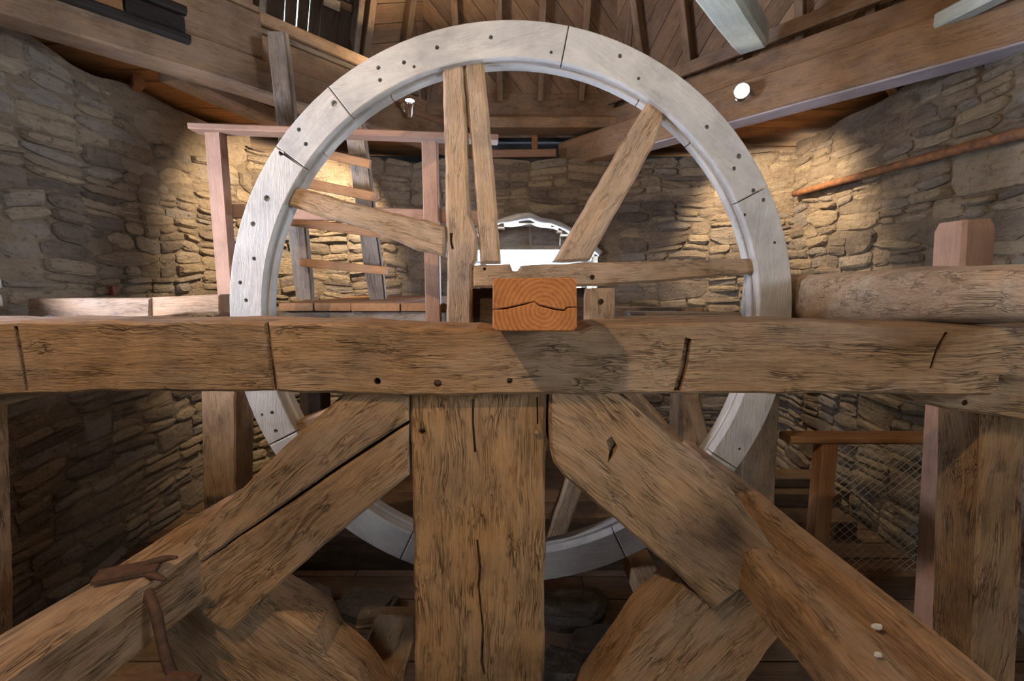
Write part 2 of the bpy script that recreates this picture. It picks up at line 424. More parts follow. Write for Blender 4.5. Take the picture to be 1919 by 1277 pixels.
# ================================================================== STRUCTURE: stone walls
WT = 1.17                                  # wall top above the eye
def path_eval(path):
    segs = []; s = 0
    for a, b_ in zip(path[:-1], path[1:]):
        a = Vector(a); b_ = Vector(b_); segs.append((s, (b_-a).length, a, (b_-a).normalized())); s += (b_-a).length
    def pos(t):
        for s0, l, a, d in segs:
            if t <= s0 + l or (s0, l, a, d) == segs[-1]: return a + d*(t-s0), d
    return pos, s
def wall(name, path, side, s_stone, opening=None, top=lambda s: 0.0, seed=1, hmin=0.036, cell=0.035):
    """rubble wall along a plan path; side=+1 when the room lies to the left of the path"""
    rnd = random.Random(seed)
    pos, Ltot = path_eval(path)
    Htot = E + WT
    ns = max(2, int(Ltot/cell)); nz = int(Htot/cell)
    def P(i, j, d):
        s = Ltot*i/ns; p, t = pos(s); nrm = Vector((-t.y, t.x))*side      # towards the room
        z = Htot*j/nz
        wob = 0.012*noise.noise(Vector((s*1.3, z*1.3, seed))) + 0.014*noise.noise(Vector((s*5, z*7, seed+4))) + 0.008*noise.noise(Vector((s*15, z*19, seed+7)))
        if j == nz: z += top(s)
        q = p - nrm*(d) + nrm*wob*(1 if d == 0 else 0)
        return (q.x, q.y, z)
    keep = {}
    for i in range(ns):
        for j in range(nz):
            sc = Ltot*(i+.5)/ns; zc = Htot*(j+.5)/nz
            keep[i, j] = not (opening and opening(pos(sc)[0], zc, 0.0))
    vs = []; vi = {}; fs = []
    def V(i, j, d):
        k = (i, j, d)
        if k not in vi: vi[k] = len(vs); vs.append(P(i, j, d))
        return vi[k]
    T = 0.5
    for (i, j), k in keep.items():
        if not k: continue
        fs.append((V(i,j,0), V(i+1,j,0), V(i+1,j+1,0), V(i,j+1,0)))
        fs.append((V(i,j,T), V(i,j+1,T), V(i+1,j+1,T), V(i+1,j,T)))
        for (di, dj, a, b_) in ((-1,0,(i,j),(i,j+1)), (1,0,(i+1,j),(i+1,j+1)), (0,-1,(i,j),(i+1,j)), (0,1,(i,j+1),(i+1,j+1))):
            if not keep.get((i+di, j+dj), False):
                fs.append((V(*a,0), V(*b_,0), V(*b_,T), V(*a,T)))
    me = mesh(name, vs, fs); fix_normals(me)
    me.materials.append(MATS['lime_mortar'])
    root = link(name, me, 'lime_mortar'); tag(root, kind='structure')
    # ---- rubble stones: irregular split of the wall face, each cell one stone
    cells = []
    def split(s0, s1, z0, z1, depth):
        w, h = s1-s0, z1-z0
        big = rnd.random()
        mw, mh = (0.36, 0.105) if big < 0.80 else (0.52, 0.22)
        if depth > 1 and w < mw and h < mh and (w < 1.2*mw*rnd.uniform(0.5, 1.0) or rnd.random() < 0.45): cells.append((s0, s1, z0, z1)); return
        can_w = w > 0.15; can_h = h > 2*hmin + 0.01
        if not can_w and not can_h: cells.append((s0, s1, z0, z1)); return
        if can_h and (not can_w or h*3.6*rnd.uniform(0.6, 1.5) > w):
            k = z0 + h*rnd.uniform(0.36, 0.64); split(s0, s1, z0, k, depth+1); split(s0, s1, k, z1, depth+1)
        else:
            k = s0 + w*rnd.uniform(0.34, 0.66); split(s0, k, z0, z1, depth+1); split(k, s1, z0, z1, depth+1)
    s0, s1 = s_stone; nb = max(1, round((s1-s0)/0.9))
    for bq in range(nb):
        for zq in range(3):
            split(s0+(s1-s0)*bq/nb, s0+(s1-s0)*(bq+1)/nb, Htot*zq/3, Htot*(zq+1)/3, 0)
    stones = []
    for (a, b_, z0, z1) in cells:
        sc, zc = (a+b_)/2, (z0+z1)/2
        p, t = pos(sc); nrm = Vector((-t.y, t.x))*side
        if opening and any(opening(pos(q)[0], zz, 0.02) for q in (a, sc, b_) for zz in (z0, zc, z1)): continue
        g = rnd.uniform(0.001, 0.006); w, h = (b_-a)/2 - g, (z1-z0)/2 - g
        if w < 0.02 or h < 0.012: continue
        cx, ch = w*rnd.uniform(0.45, 0.95), h*rnd.uniform(0.25, 0.9); tl = rnd.uniform(-0.14, 0.14)
        ol = [(-cx, -h), (cx*rnd.uniform(.7, 1), -h), (w, -ch), (w, ch*rnd.uniform(.5, 1)), (cx, h), (-cx*rnd.uniform(.7, 1), h), (-w, ch), (-w, -ch*rnd.uniform(.5, 1))]
        warp = lambda x, z: (x + 0.045*noise.noise(Vector(((sc+x)*3.0, (zc+z)*3.0, seed+9))), z + x*tl*0.5 + 0.05*noise.noise(Vector(((sc+x)*3.1, (zc+z)*3.1, seed+3))))
        prot = rnd.uniform(0.000, 0.030) + (0.016 if rnd.random() < 0.12 else 0)
        tx, tz = rnd.uniform(-0.06, 0.06), rnd.uniform(-0.10, 0.10)
        vv = []; k = min(0.016, h*0.42)
        for x, z in ol: X, Z = warp(x, z); vv.append((X, -0.035, Z))
        for x, z in ol:
            X, Z = warp(x, z); vv.append((X*(1-0.25*k/w), prot*0.45+rnd.uniform(-.003, .003), Z*1.0))
        for x, z in ol:
            f = (1-k*rnd.uniform(.8, 1.5)/w, 1-k*rnd.uniform(.8, 1.4)/h); X, Z = warp(x*max(.3, f[0]), z*max(.25, f[1]))
            vv.append((X, prot + x*tx + z*tz + rnd.uniform(-.003, .003), Z))
        X, Z = warp(0, 0); vv.append((X, prot + rnd.uniform(0, 0.006), Z))
        ff = []
        for q in range(8):
            r = (q+1) % 8
            ff += [(q, r, 8+r, 8+q), (8+q, 8+r, 16+r, 16+q), (16+q, 16+r, 24)]
        zz = zc
        if zc + h > Htot - 0.03: zz = zc
        M = Matrix(((t.x, nrm.x, 0, p.x), (t.y, nrm.y, 0, p.y), (0, 0, 1, zz), (0, 0, 0, 1)))
        # size on the photograph, to pick the stones that show largest
        d = Vector((p.x, p.y, zc-E)); vis = abs(d.normalized().dot(Vector((nrm.x, nrm.y, 0))))
        yc = d.y*CT - d.z*ST
        px = 959.5 + F*d.x/yc if yc > 0.1 else -1; py = 638.5 - F*(d.z*CT + d.y*ST)/yc if yc > 0.1 else -1
        infr = 0 < px < 1919 and 0 < py < 1277
        stones.append((4*w*h*vis/d.length_squared if infr else 0, vv, ff, M, rnd.random()))
    stones.sort(key=lambda q: -q[0])
    rest_v, rest_f, rest_t = [], [], []
    for n_, (sz, vv, ff, M, tone) in enumerate(stones):
        if n_ < 300 and sz > 0:
            me = mesh('stone', vv, ff)
            at = me.attributes.new('tone', 'FLOAT', 'FACE'); at.data.foreach_set('value', [tone]*len(ff))
            if M.to_3x3().determinant() < 0: me.flip_normals()
            fix_normals(me)
            link('stone', me, 'rubble_stone', M, root)
        else:
            o = len(rest_v); rest_v += [M @ Vector(v) for v in vv]; rest_f += [tuple(q+o for q in f) for f in ff]; rest_t += [tone]*len(ff)
    if rest_v:
        me = mesh('rubble_stones', rest_v, rest_f)
        at = me.attributes.new('tone', 'FLOAT', 'FACE'); at.data.foreach_set('value', rest_t)
        fix_normals(me)
        tag(link('rubble_stones', me, 'rubble_stone', None, root), kind='stuff')
    return root

XL, XR, YB = -2.45, 2.5, 4.5
def open_back(p, z, pad):
    x = p.x; zt = 0.62 - 0.62*(x-0.12)**2 - 0.05*abs(math.sin(x*9))
    return -0.46-pad < x < 0.82+pad and -0.16-pad < z-E < zt+pad
def open_left(p, z, pad):
    return 1.15-pad < p.y < 2.13+pad and -0.08-pad < z-E < 0.46+pad
def open_right(p, z, pad):  # opening cut for the added fill light
    return -0.45-pad < p.y < 0.75+pad and 0.15-pad < z-E < 1.0+pad
def open_front(p, z, pad):
    return 0.1-pad < p.x < 1.1+pad and -0.1 < z < 2.05+pad
wall('wall_left', [(XL, -1.55), (XL, 2.6), (-2.42, 3.6), (-2.26, 4.12)], -1, (1.6, 6.0), open_left, lambda s: 0.07+0.09*noise.noise(Vector((s*2.2, 1, 0))), seed=11)
wall('wall_back', [(-2.30, 4.06), (-1.75, 4.36), (-0.9, YB), (0.9, YB), (1.75, 4.40), (2.54, 4.14)], -1, (0.0, 5.1), open_back, lambda s: -0.06+0.05*noise.noise(Vector((s*2.2, 5, 0))), seed=23)
wall('wall_right', [(2.50, 4.18), (XR, 2.6), (XR, -1.55)], -1, (0.0, 4.0), open_right, lambda s: 0.05+0.07*noise.noise(Vector((s*2.2, 9, 0))), seed=37)
wall('wall_front', [(2.55, -1.5), (-2.5, -1.5)], -1, (0.0, 0.01), open_front, lambda s: 0.03, seed=41, cell=0.1)

# ------------------------------------------------------------------ floor of wide boards
bxs = [(-3, 3, -2, 5)]
vs = []; fs = []
for (x0, x1, y0, y1) in bxs:
    o = len(vs); vs += [(x, y_, z) for z in (-0.06, -0.03) for (x, y_) in ((x0, y0), (x1, y0), (x1, y1), (x0, y1))]
    fs += [tuple(o+i for i in f) for f in ((0, 3, 2, 1), (4, 5, 6, 7), (0, 1, 5, 4), (1, 2, 6, 5), (2, 3, 7, 6), (3, 0, 4, 7))]
fl = link('floor', mesh('floor', vs, fs), 'dark_timber'); tag(fl, kind='structure')
y = -1.48
while y < 4.45:
    w = random.uniform(0.16, 0.24)
    y1 = min(y + w, 4.47)
    cut = random.uniform(-1.2, 1.2)
    spans = ((-2.44, cut-0.003), (cut+0.003, 2.49))
    for xa, xb in spans:
        timber('floor_board', (xa, (y+y1)/2, -0.0175), (xb, (y+y1)/2, -0.0175), y1-y-0.008, 0.035, 'floor_board', fl, c=0.004)
    y = y1

# ------------------------------------------------------------------ back window: boarded head, frame, glass, wire grid
wn = thing('window_1', (0.16, 4.86, E-0.18), kind='structure')
YW = 4.86
def WX(px, py): q = atY(px, py, YW); return q.x, q.z
for i, (xa, xb) in enumerate(((-0.55, -0.19), (-0.185, 0.19), (0.195, 0.5), (0.505, 0.92))):
    timber('head_board', (xa, YW, E+0.51), (xb, YW, E+0.51), 0.03, 0.29, 'grey_timber', wn)
timber('muntin', (0.19, YW-0.03, E+0.37), (0.19, YW-0.03, E+0.66), 0.03, 0.05, 'grey_timber', wn, up=(0, 1, 0))
timber('head_rail', (-0.55, YW-0.02, E+0.365), (0.92, YW-0.02, E+0.365), 0.07, 0.045, 'grey_timber', wn)
timber('glazing_bar', (-0.55, YW, E+0.215), (0.92, YW, E+0.215), 0.04, 0.028, 'white_wire', wn)
timber('glazing_bar', (-0.55, YW, E+0.04), (0.92, YW, E+0.04), 0.04, 0.028, 'white_wire', wn)
for xs in (-0.30, 0.76):
    timber('stile', (xs, YW, E-0.2), (xs, YW, E+0.37), 0.07, 0.06, 'grey_timber', wn, up=(0, 1, 0))
timber('sill', (-0.55, YW-0.06, E-0.17), (0.92, YW-0.06, E-0.17), 0.3, 0.06, 'grey_timber', wn)
g = link('pane', mesh('pane', [(-0.52, YW+0.02, E-0.16), (0.9, YW+0.02, E-0.16), (0.9, YW+0.02, E+0.36), (-0.52, YW+0.02, E+0.36)], [(0, 1, 2, 3)]), 'window_glass', None, wn)
def grid_wire(name, quad, nu, nv, r, mat, parent, diag=False):
    a, b_, c_, d = [Vector(q) for q in quad]; vs = []; fs = []
    nrm = (b_-a).cross(d-a).normalized()
    def bar(p, q):
        t = (q-p).normalized(); u = t.cross(nrm)*r; w = nrm*r; o = len(vs)
        for base in (p, q): vs.extend([base+u, base+w, base-u, base-w])
        for k in range(4):
            l = (k+1) % 4; fs.append((o+k, o+l, o+4+l, o+4+k))
    U = lambda u, v: a.lerp(b_, u).lerp(d.lerp(c_, u), v)
    if not diag:
        for i in range(nu+1): bar(U(i/nu, 0), U(i/nu, 1))
        for j in range(nv+1): bar(U(0, j/nv), U(1, j/nv))
    else:
        for i in range(nu):
            for j in range(nv):
                if (i+j) % 2 == 0:
                    bar(U(i/nu, j/nv), U((i+1)/nu, (j+1)/nv))
                else:
                    bar(U(i/nu, (j+1)/nv), U((i+1)/nu, j/nv))
    return link(name, mesh(name, vs, fs), mat, None, parent)
grid_wire('wire_mesh', ((-0.5, YW-0.05, E-0.15), (0.9, YW-0.05, E-0.15), (0.9, YW-0.05, E+0.355), (-0.5, YW-0.05, E+0.355)), 62, 22, 0.0011, 'white_wire', wn)
# rough plastered arch edge above the window
cs = []
for i in range(15):
    x = -0.50 + 1.36*i/14; cs.append(Vector((x, 4.545+0.015*random.random(), E + 0.625 - 0.62*(x-0.12)**2 + random.uniform(-0.012, 0.012))))
loft('arch_render', cs, [(0.12, random.uniform(0.028, 0.045)) for _ in cs], 'white_plaster', wn, n=9, rough=0.03, sub=4)

# window in the left wall, only its lit edge shows in the picture
wl = thing('window_2', (-2.8, 1.64, E-0.08), kind='structure')
timber('sill', (-2.66, 1.1, E-0.10), (-2.66, 2.2, E-0.10), 0.4, 0.05, 'white_plaster', wl)
timber('head_rail', (-2.85, 1.1, E+0.45), (-2.85, 2.2, E+0.45), 0.06, 0.06, 'white_wire', wl)
for yy in (1.16, 1.64, 2.12): timber('stile', (-2.85, yy, E-0.1), (-2.85, yy, E+0.46), 0.05, 0.05, 'white_wire', wl)
link('pane', mesh('pane', [(-2.86, 1.16, E-0.08), (-2.86, 2.12, E-0.08), (-2.86, 2.12, E+0.45), (-2.86, 1.16, E+0.45)], [(0, 1, 2, 3)]), 'window_glass', None, wl)
loft('reveal_render', [Vector((-2.46, 2.15 + 0.02*math.sin(k*2.1), E-0.10+0.075*k)) for k in range(9)], [(0.03, 0.03)]*9, 'white_plaster', wl, n=8, rough=0.03, sub=3)

# unseen window added in the right wall for the cool fill light
wr = thing('fill_window', (2.9, 0.15, E+0.15), kind='structure')
timber('sill', (2.74, -0.5, E+0.13), (2.74, 0.8, E+0.13), 0.4, 0.05, 'white_plaster', wr)
for zz in (0.18, 0.97): timber('frame_rail', (2.95, -0.5, E+zz), (2.95, 0.8, E+zz), 0.05, 0.06, 'white_wire', wr)
for yy in (-0.42, 0.15, 0.72): timber('stile', (2.95, yy, E+0.15), (2.95, yy, E+1.0), 0.05, 0.05, 'white_wire', wr)
link('pane', mesh('pane', [(2.96, -0.45, E+0.17), (2.96, 0.75, E+0.17), (2.96, 0.75, E+0.98), (2.96, -0.45, E+0.98)], [(0, 1, 2, 3)]), 'window_glass', None, wr)

# ------------------------------------------------------------------ ceiling: faceted steep roof with diagonal boards and rafters
ceil = thing('ceiling', (0.05, 1.5, E+1.2), kind='structure')
C0 = Vector((0.05, 1.5))
OCT = [Vector(p) for p in ((-0.85, 4.55), (1.0, 4.55), (2.62, 2.93), (2.62, 0.07), (1.0, -1.55), (-0.85, -1.55), (-2.52, 0.07), (-2.52, 2.93))]
def ring(z, extra=0.0):
    k = 1 - (z - 1.75)*0.142
    return [Vector(((C0 + (p-C0)*k + (p-C0).normalized()*extra).x, (C0 + (p-C0)*k + (p-C0).normalized()*extra).y, E+z)) for p in OCT]
Z0, Z1 = 1.16, 3.3
lo, hi = ring(Z0), ring(Z1)
def clip(poly, nx, ny, d):                 # keep nx*x+ny*y <= d
    out = []
    for i in range(len(poly)):
        a, b_ = poly[i-1], poly[i]; fa = nx*a[0]+ny*a[1]-d; fb = nx*b_[0]+ny*b_[1]-d
        if (fa <= 0) != (fb <= 0):
            t = fa/(fa-fb); out.append((a[0]+(b_[0]-a[0])*t, a[1]+(b_[1]-a[1])*t))
        if fb <= 0: out.append(b_)
    return out
def facet_frame(i):
    j = (i+1) % 8
    o = lo[i]; ex = (lo[j]-lo[i]); Ls = ex.length; ex = ex.normalized()
    ey = (hi[i]-lo[i]); ey = (ey - ex*ey.dot(ex)).normalized()
    nn = ex.cross(ey)                       # sign fixed so that it points into the room
    mid = (lo[i]+hi[j])/2
    if nn.dot(Vector((C0.x, C0.y, E+1.5)) - mid) < 0: nn = -nn
    q = lambda p: ((p-o).dot(ex), (p-o).dot(ey))
    return o, ex, ey, nn, [q(lo[i]), q(lo[j]), q(hi[j]), q(hi[i])]
def board_poly(name, poly2, o, ex, ey, nn, ang, mat, parent, thick=0.022, lift=0.0):
    cx = sum(p[0] for p in poly2)/len(poly2); cy = sum(p[1] for p in poly2)/len(poly2)
    ax = ex*math.cos(ang) + ey*math.sin(ang); ay = nn.cross(ax)
    org = o + ex*cx + ey*cy + nn*lift
    M = Matrix((ax, ay, nn)).transposed().to_4x4(); M.translation = org; Mi = M.inverted()
    pts = [Mi @ (o + ex*p[0] + ey*p[1] + nn*lift) for p in poly2]; n = len(pts)
    vs = [(p.x, p.y, 0) for p in pts] + [(p.x, p.y, -thick) for p in pts]
    fs = [tuple(range(n)), tuple(range(2*n-1, n-1, -1))] + [(i, (i+1) % n, n+(i+1) % n, n+i) for i in range(n)]
    me = mesh(name, vs, fs); fix_normals(me)
    return link(name, me, mat, M, parent)
def in_hatch(s): return False
for i in range(8):
    o, ex, ey, nn, poly = facet_frame(i)
    front = i in (3, 4, 5)                  # facets behind the camera
    if i in (0, 1, 7, 3, 5): poly_b = clip(poly, 0, -1, -0.26/ey.z)
    else: poly_b = poly
    subs = [poly_b]
    # hatch in the facet above the ladder
    hatch = None
    if i == 7:
        a = atZ(655, 105, 1.87); b_ = atZ(480, 20, 1.95)
        q = lambda p: ((p-o).dot(ex), (p-o).dot(ey))
        sa, sb = sorted((q(a)[0], q(b_)[0])); tb = q(a)[1] + 0.02; tt = tb + 0.62
        hatch = (sa, sb, tb, tt)
        subs = [clip(poly_b, 1, 0, sa), clip(poly_b, -1, 0, -sb),
                clip(clip(clip(poly_b, -1, 0, -sa), 1, 0, sb), 0, 1, tb), clip(clip(clip(poly_b, -1, 0, -sa), 1, 0, sb), 0, -1, -tt)]
    down = math.radians(-48) if i == 0 else math.radians(46)
    if i in (7, 6): down = math.radians(22 if i == 7 else 45)
    d = Vector((math.cos(down), math.sin(down))); nrm = Vector((-d.y, d.x))
    bw = 0.135 if not front else 0.4
    for sp in subs:
        if len(sp) < 3: continue
        ks = [p[0]*nrm.x + p[1]*nrm.y for p in sp]
        k = math.floor(min(ks)/bw)
        while k*bw < max(ks):
            bp = clip(clip(sp, nrm.x, nrm.y, (k+1)*bw-0.003), -nrm.x, -nrm.y, -(k*bw+0.001))
            if len(bp) >= 3:
                ar = abs(sum(bp[n_-1][0]*bp[n_][1]-bp[n_][0]*bp[n_-1][1] for n_ in range(len(bp))))/2
                if ar > 0.002: board_poly('board', bp, o, ex, ey, nn, down, 'roof_board', ceil, lift=random.uniform(0, 0.004))
            k += 1
    # outer slates keep the weather (and the light) out
    for sp in subs:
        if len(sp) >= 3: board_poly('slating', sp, o, ex, ey, nn, 0, 'slate', ceil, thick=0.02, lift=-0.04)
    # rafters run up the slope
    if not front:
        L_ = poly[1][0]; n_r = max(2, round(L_/0.385))
        t0 = 0.56 / ey.z
        for r in range(n_r+1):
            s = 0.06 + (L_-0.12)*r/n_r
            k = s/L_
            if hatch and hatch[0] < s < hatch[1]: continue
            tmax = min(3.0, (poly[3][1]))
            if s < poly[3][0] and poly[3][0] > 0: tmax = poly[3][1]*s/poly[3][0]
            if s > poly[2][0]: tmax = poly[2][1]*(L_-s)/(L_-poly[2][0])
            if tmax - t0 < 0.25: tmax = poly[2][1]*0.98
            p0 = o + ex*s + ey*t0 + nn*0.055; p1 = o + ex*s + ey*tmax + nn*0.055
            timber('rafter', p0, p1, 0.055, 0.10, 'roof_timber', ceil, up=nn, rough=0.003)
    if hatch:
        sa, sb, tb, tt = hatch
        n_h = 8; ws = (sb-sa)/n_h
        for k in range(n_h):
            gap = 0.011 if k in (2, 3, 4) else 0.001
            split_t = tb + 0.10 + (tt-tb)*0.30
            for (ta, tc) in ((tb, split_t-0.004), (split_t+0.03, tt)):
                board_poly('hatch_board', [(sa+ws*k+gap*random.uniform(.4, 1), ta), (sa+ws*(k+1)-gap*0.3, ta), (sa+ws*(k+1)-gap*0.2, tc), (sa+ws*k+gap*random.uniform(.3, 1), tc)],
                           o, ex, ey, nn, math.pi/2, 'dark_timber', ceil, thick=0.018, lift=-0.01)
        board_poly('hatch_ledge', [(sa, split_t-0.01), (sb, split_t-0.01), (sb, split_t+0.04), (sa, split_t+0.04)], o, ex, ey, nn, 0, 'dark_timber', ceil, thick=0.03, lift=0.015)
        timber('hatch_sill', o+ex*(sa-0.05)+ey*(tb-0.01)+nn*0.05, o+ex*(sb+0.05)+ey*(tb-0.01)+nn*0.05, 0.10, 0.022, 'grey_timber', ceil, up=ey)
        for s in (sa, sb):
            timber('hatch_jamb', o+ex*s+ey*tb+nn*0.04, o+ex*s+ey*tt+nn*0.04, 0.05, 0.12, 'grey_timber', ceil, up=nn)
        timber('hatch_bolt', o+ex*(sa+0.62*(sb-sa))+ey*(tb+0.28)+nn*0.012, o+ex*(sa+0.8*(sb-sa))+ey*(tb+0.28)+nn*0.012, 0.07, 0.03, 'grey_timber', ceil, up=nn)
for i in range(8):                          # unseen covers added to stop light leaking in at the hips
    d = (lo[i]-Vector((C0.x, C0.y, lo[i].z))).normalized()
    timber('hip_light_stop', lo[i]+d*0.06+Vector((0, 0, 0.22)), hi[i]+d*0.06, 0.26, 0.02, 'slate', ceil, up=d)
# collar of boards closing the roof high above
hp = [(p.x, p.y, E+Z1+0.0) for p in ring(Z1, 0.1)]
me = mesh('collar', hp + [(p[0], p[1], p[2]+0.05) for p in hp], [tuple(range(8)), tuple(range(15, 7, -1))] + [(i, (i+1) % 8, 8+(i+1) % 8, 8+i) for i in range(8)]); fix_normals(me)
link('collar', me, 'roof_board', None, ceil)
# unseen lid and skirt over the walls, added to block the sky
a_ = ring(1.46, 0.03)
rc = [Vector((x, y_, E+1.46)) for x, y_ in ((-3.0, 5.04), (3.04, 5.04), (3.04, -2.04), (-3.0, -2.04))]
vs = rc + a_ + [v - Vector((0, 0, 0.6)) for v in rc]
fs = [tuple(t) for t in tessellate_polygon([[Vector((v.x, v.y, 0)) for v in rc], [Vector((v.x, v.y, 0)) for v in a_]])]
fs += [(i, (i+1) % 4, 12+(i+1) % 4, 12+i) for i in range(4)]
me = mesh('eaves', vs, fs)
link('eaves_light_stop', me, 'slate', None, ceil)
# orange soffit boards in the corners outside the main roof beams
for sx in (-1, 1):
    fx = lambda x: x if sx > 0 else -x + 0.02
    tri = [(0.55, 4.78), (2.85, 1.95), (3.0, 1.95), (3.0, 4.9), (0.55, 4.9)]
    y = 1.95
    while y < 4.9:
        w = random.uniform(0.12, 0.17)
        bp = clip(clip(tri, 0, 1, y+w-0.004), 0, -1, -y)
        if len(bp) >= 3:
            zz = E + 1.30 + random.uniform(-0.006, 0.006)
            board_poly('soffit_board', [(fx(p[0]), p[1]) for p in bp], Vector((0, 0, zz)), Vector((1, 0, 0)), Vector((0, 1, 0)), Vector((0, 0, -1)), 0, 'soffit_board', ceil, thick=0.02)
        y += w
    for k in range(2):                      # joists under the soffit boards
        t = (k+0.75)/2.6
        a = Vector((2.75 + (0.75-2.75)*t, 2.2 + (4.66-2.2)*t, 0)); n2 = Vector((0.777, 0.63, 0))
        b_ = a + n2*(0.9 - abs(t-0.5)*0.9)
        timber('soffit_joist', (fx(a.x+.18), a.y+.12, E+1.262), (fx(b_.x), b_.y, E+1.262), 0.06, 0.075, 'soffit_board', ceil)

# ================================================================== ROOF BEAMS (things)
def line_beam(name, e0, e1, nrm, w, z0, h, mat, label, cat='beam', group=None, rough=0.006):
    """beam given by its room-side bottom edge line in plan"""
    n = Vector(nrm).normalized()*w/2
    p0 = Vector((e0[0]+n.x, e0[1]+n.y, E+z0+h/2)); p1 = Vector((e1[0]+n.x, e1[1]+n.y, E+z0+h/2))
    r = thing(name, ((p0+p1)/2) - Vector((0, 0, h/2)), label, cat, group)
    return r, timber('main_timber', p0, p1, w, h, mat, r, rough=rough, c=0.012)
rb, _ = line_beam('roof_beam', (2.90, 1.73), (0.46, 4.74), (0.777, 0.63), 0.19, WT-0.03, 0.25, 'roof_timber', 'heavy brown roof beam with daylight painted on its underside carrying the glowing lamp', 'beam')
n_ = Vector((0.777, 0.63, 0))*0.085
timber('painted_daylight_strip', Vector((2.90, 1.73, E+WT-0.034)) + n_, Vector((1.0, 4.074, E+WT-0.034)) + n_, 0.165, 0.012, 'daylight_lilac', rb, c=0.003)  # added thin board, its lilac imitating daylight from below
# fascia boards above the beam
def along(e0, e1, f, off, nrm, z): 
    n = Vector(nrm).normalized()
    return Vector((e0[0]+(e1[0]-e0[0])*f + n.x*off, e0[1]+(e1[1]-e0[1])*f + n.y*off, E+z))
R0, R1, RN = (2.90, 1.73), (0.46, 4.74), (0.777, 0.63)
timber('fascia_board', along(R0, R1, 0.02, 0.17, RN, 1.49), along(R0, R1, 0.90, 0.17, RN, 1.49), 0.035, 0.21, 'roof_timber', rb)
timber('fascia_board', along(R0, R1, 0.02, 0.19, RN, 1.70), along(R0, R1, 0.88, 0.19, RN, 1.70), 0.03, 0.10, 'roof_timber', rb)

L0, L1, LN = (-2.78, 1.44), (-0.27, 4.545), (-0.777, 0.63)
lb, _ = line_beam('roof_beam', L0, L1, LN, 0.19, WT, 0.20, 'roof_timber', 'long brown roof beam with black rail and boarded panel behind the ladder', 'beam')
timber('upper_timber', along(L0, L1, 0.0, 0.10, LN, 1.50), along(L0, L1, 0.50, 0.10, LN, 1.50), 0.19, 0.255, 'roof_timber', lb, rough=0.006, c=0.01)
timber('black_rail', along(L0, L1, 0.0, -0.025, LN, 1.315), along(L0, L1, 0.40, -0.025, LN, 1.315), 0.06, 0.05, 'tarred_timber', lb, c=0.012)
timber('black_rail', along(L0, L1, 0.333, -0.012, LN, 1.385), along(L0, L1, 0.396, -0.012, LN, 1.385), 0.03, 0.09, 'tarred_timber', lb, c=0.006)
timber('black_rail', along(L0, L1, 0.10, -0.025, LN, 1.455), along(L0, L1, 0.398, -0.025, LN, 1.455), 0.06, 0.05, 'tarred_timber', lb, c=0.012)
timber('infill_board', along(L0, L1, 0.02, -0.012, LN, 1.385), along(L0, L1, 0.33, -0.012, LN, 1.385), 0.03, 0.09, 'pine_honey', lb)
timber('top_plank', along(L0, L1, 0.0, 0.05, LN, 1.645), along(L0, L1, 0.50, 0.05, LN, 1.645), 0.10, 0.03, 'roof_timber', lb)
timber('fascia_board', along(L0, L1, 0.0, 0.12, LN, 1.76), along(L0, L1, 0.50, 0.12, LN, 1.76), 0.03, 0.20, 'roof_timber', lb)
# boarded panel between ladder head and hatch sill
for (fa, fb, z, h, off, m) in ((0.50, 0.80, 1.63, 0.075, 0.06, 'roof_timber'), (0.50, 0.82, 1.565, 0.03, 0.08, 'grey_timber'), (0.50, 0.84, 1.49, 0.11, 0.09, 'roof_timber'), (0.50, 0.88, 1.40, 0.05, 0.05, 'pine_pink')):
    timber('panel_rail', along(L0, L1, fa, off, LN, z), along(L0, L1, fb, off, LN, z), 0.03, h, m, lb)

o_ = thing('plate_beam', (0.12, 4.5, E+1.44), 'straight horizontal plate beam under the plain board below the central rafters', 'beam')
timber('plate', (-0.98, 4.50, E+1.465), (1.10, 4.50, E+1.465), 0.24, 0.095, 'roof_timber', o_, rough=0.003)
timber('upright_board', (-0.80, 4.545, E+1.65), (0.96, 4.545, E+1.65), 0.03, 0.25, 'roof_timber', o_)
o_ = thing('wall_plate_board', (0.17, 4.6, E+1.2), 'short plain board lying on the wall head between the two beam ends', 'board')
timber('board', (-0.20, 4.60, E+1.235), (0.42, 4.56, E+1.235), 0.07, 0.075, 'pine_pink', o_)
timber('stub', (0.22, 4.64, E+1.26), (0.22, 4.64, E+1.42), 0.06, 0.05, 'pine_honey', o_, up=(0, 1, 0))

o_ = thing('tie_beam', (0.8, 2.3, E+1.5), 'beam coloured pale as if daylit ending on top of the roof beam above the lamp', 'beam')
timber('timber', (1.56, 3.16, E+1.56), (-0.3, 1.06, E+1.56), 0.19, 0.15, 'daylight_pale', o_, c=0.02, rough=0.004)  # daylight on the underside is put into the base colour
o_ = thing('tie_plank', (2.5, 2.5, E+1.5), 'timber coloured bluish grey as if daylit lying over the roof beam beside the right wall', 'beam')
timber('timber', atY(1764, 40, 2.58), atY(2060, -110, 2.0), 0.10, 0.085, 'daylight_pale', o_, c=0.012)  # blue of the daylight is part of the material colour here
o_ = thing('corner_tie', (-1.8, 3.5, E+1.1), 'wide brown tie timber running under the roof beam to the wall corner', 'beam')
timber('timber', (-2.02, 2.86, E+1.235), (-1.64, 4.26, E+1.235), 0.17, 0.10, 'roof_timber', o_, c=0.015, rough=0.004)
o_ = thing('overhead_beam', (0, 0.02, E+1.6), 'plain tie beam spanning the room overhead', 'beam')
timber('timber', (-2.55, 0.0, E+1.66), (2.6, 0.0, E+1.66), 0.16, 0.18, 'roof_timber', o_, rough=0.004)

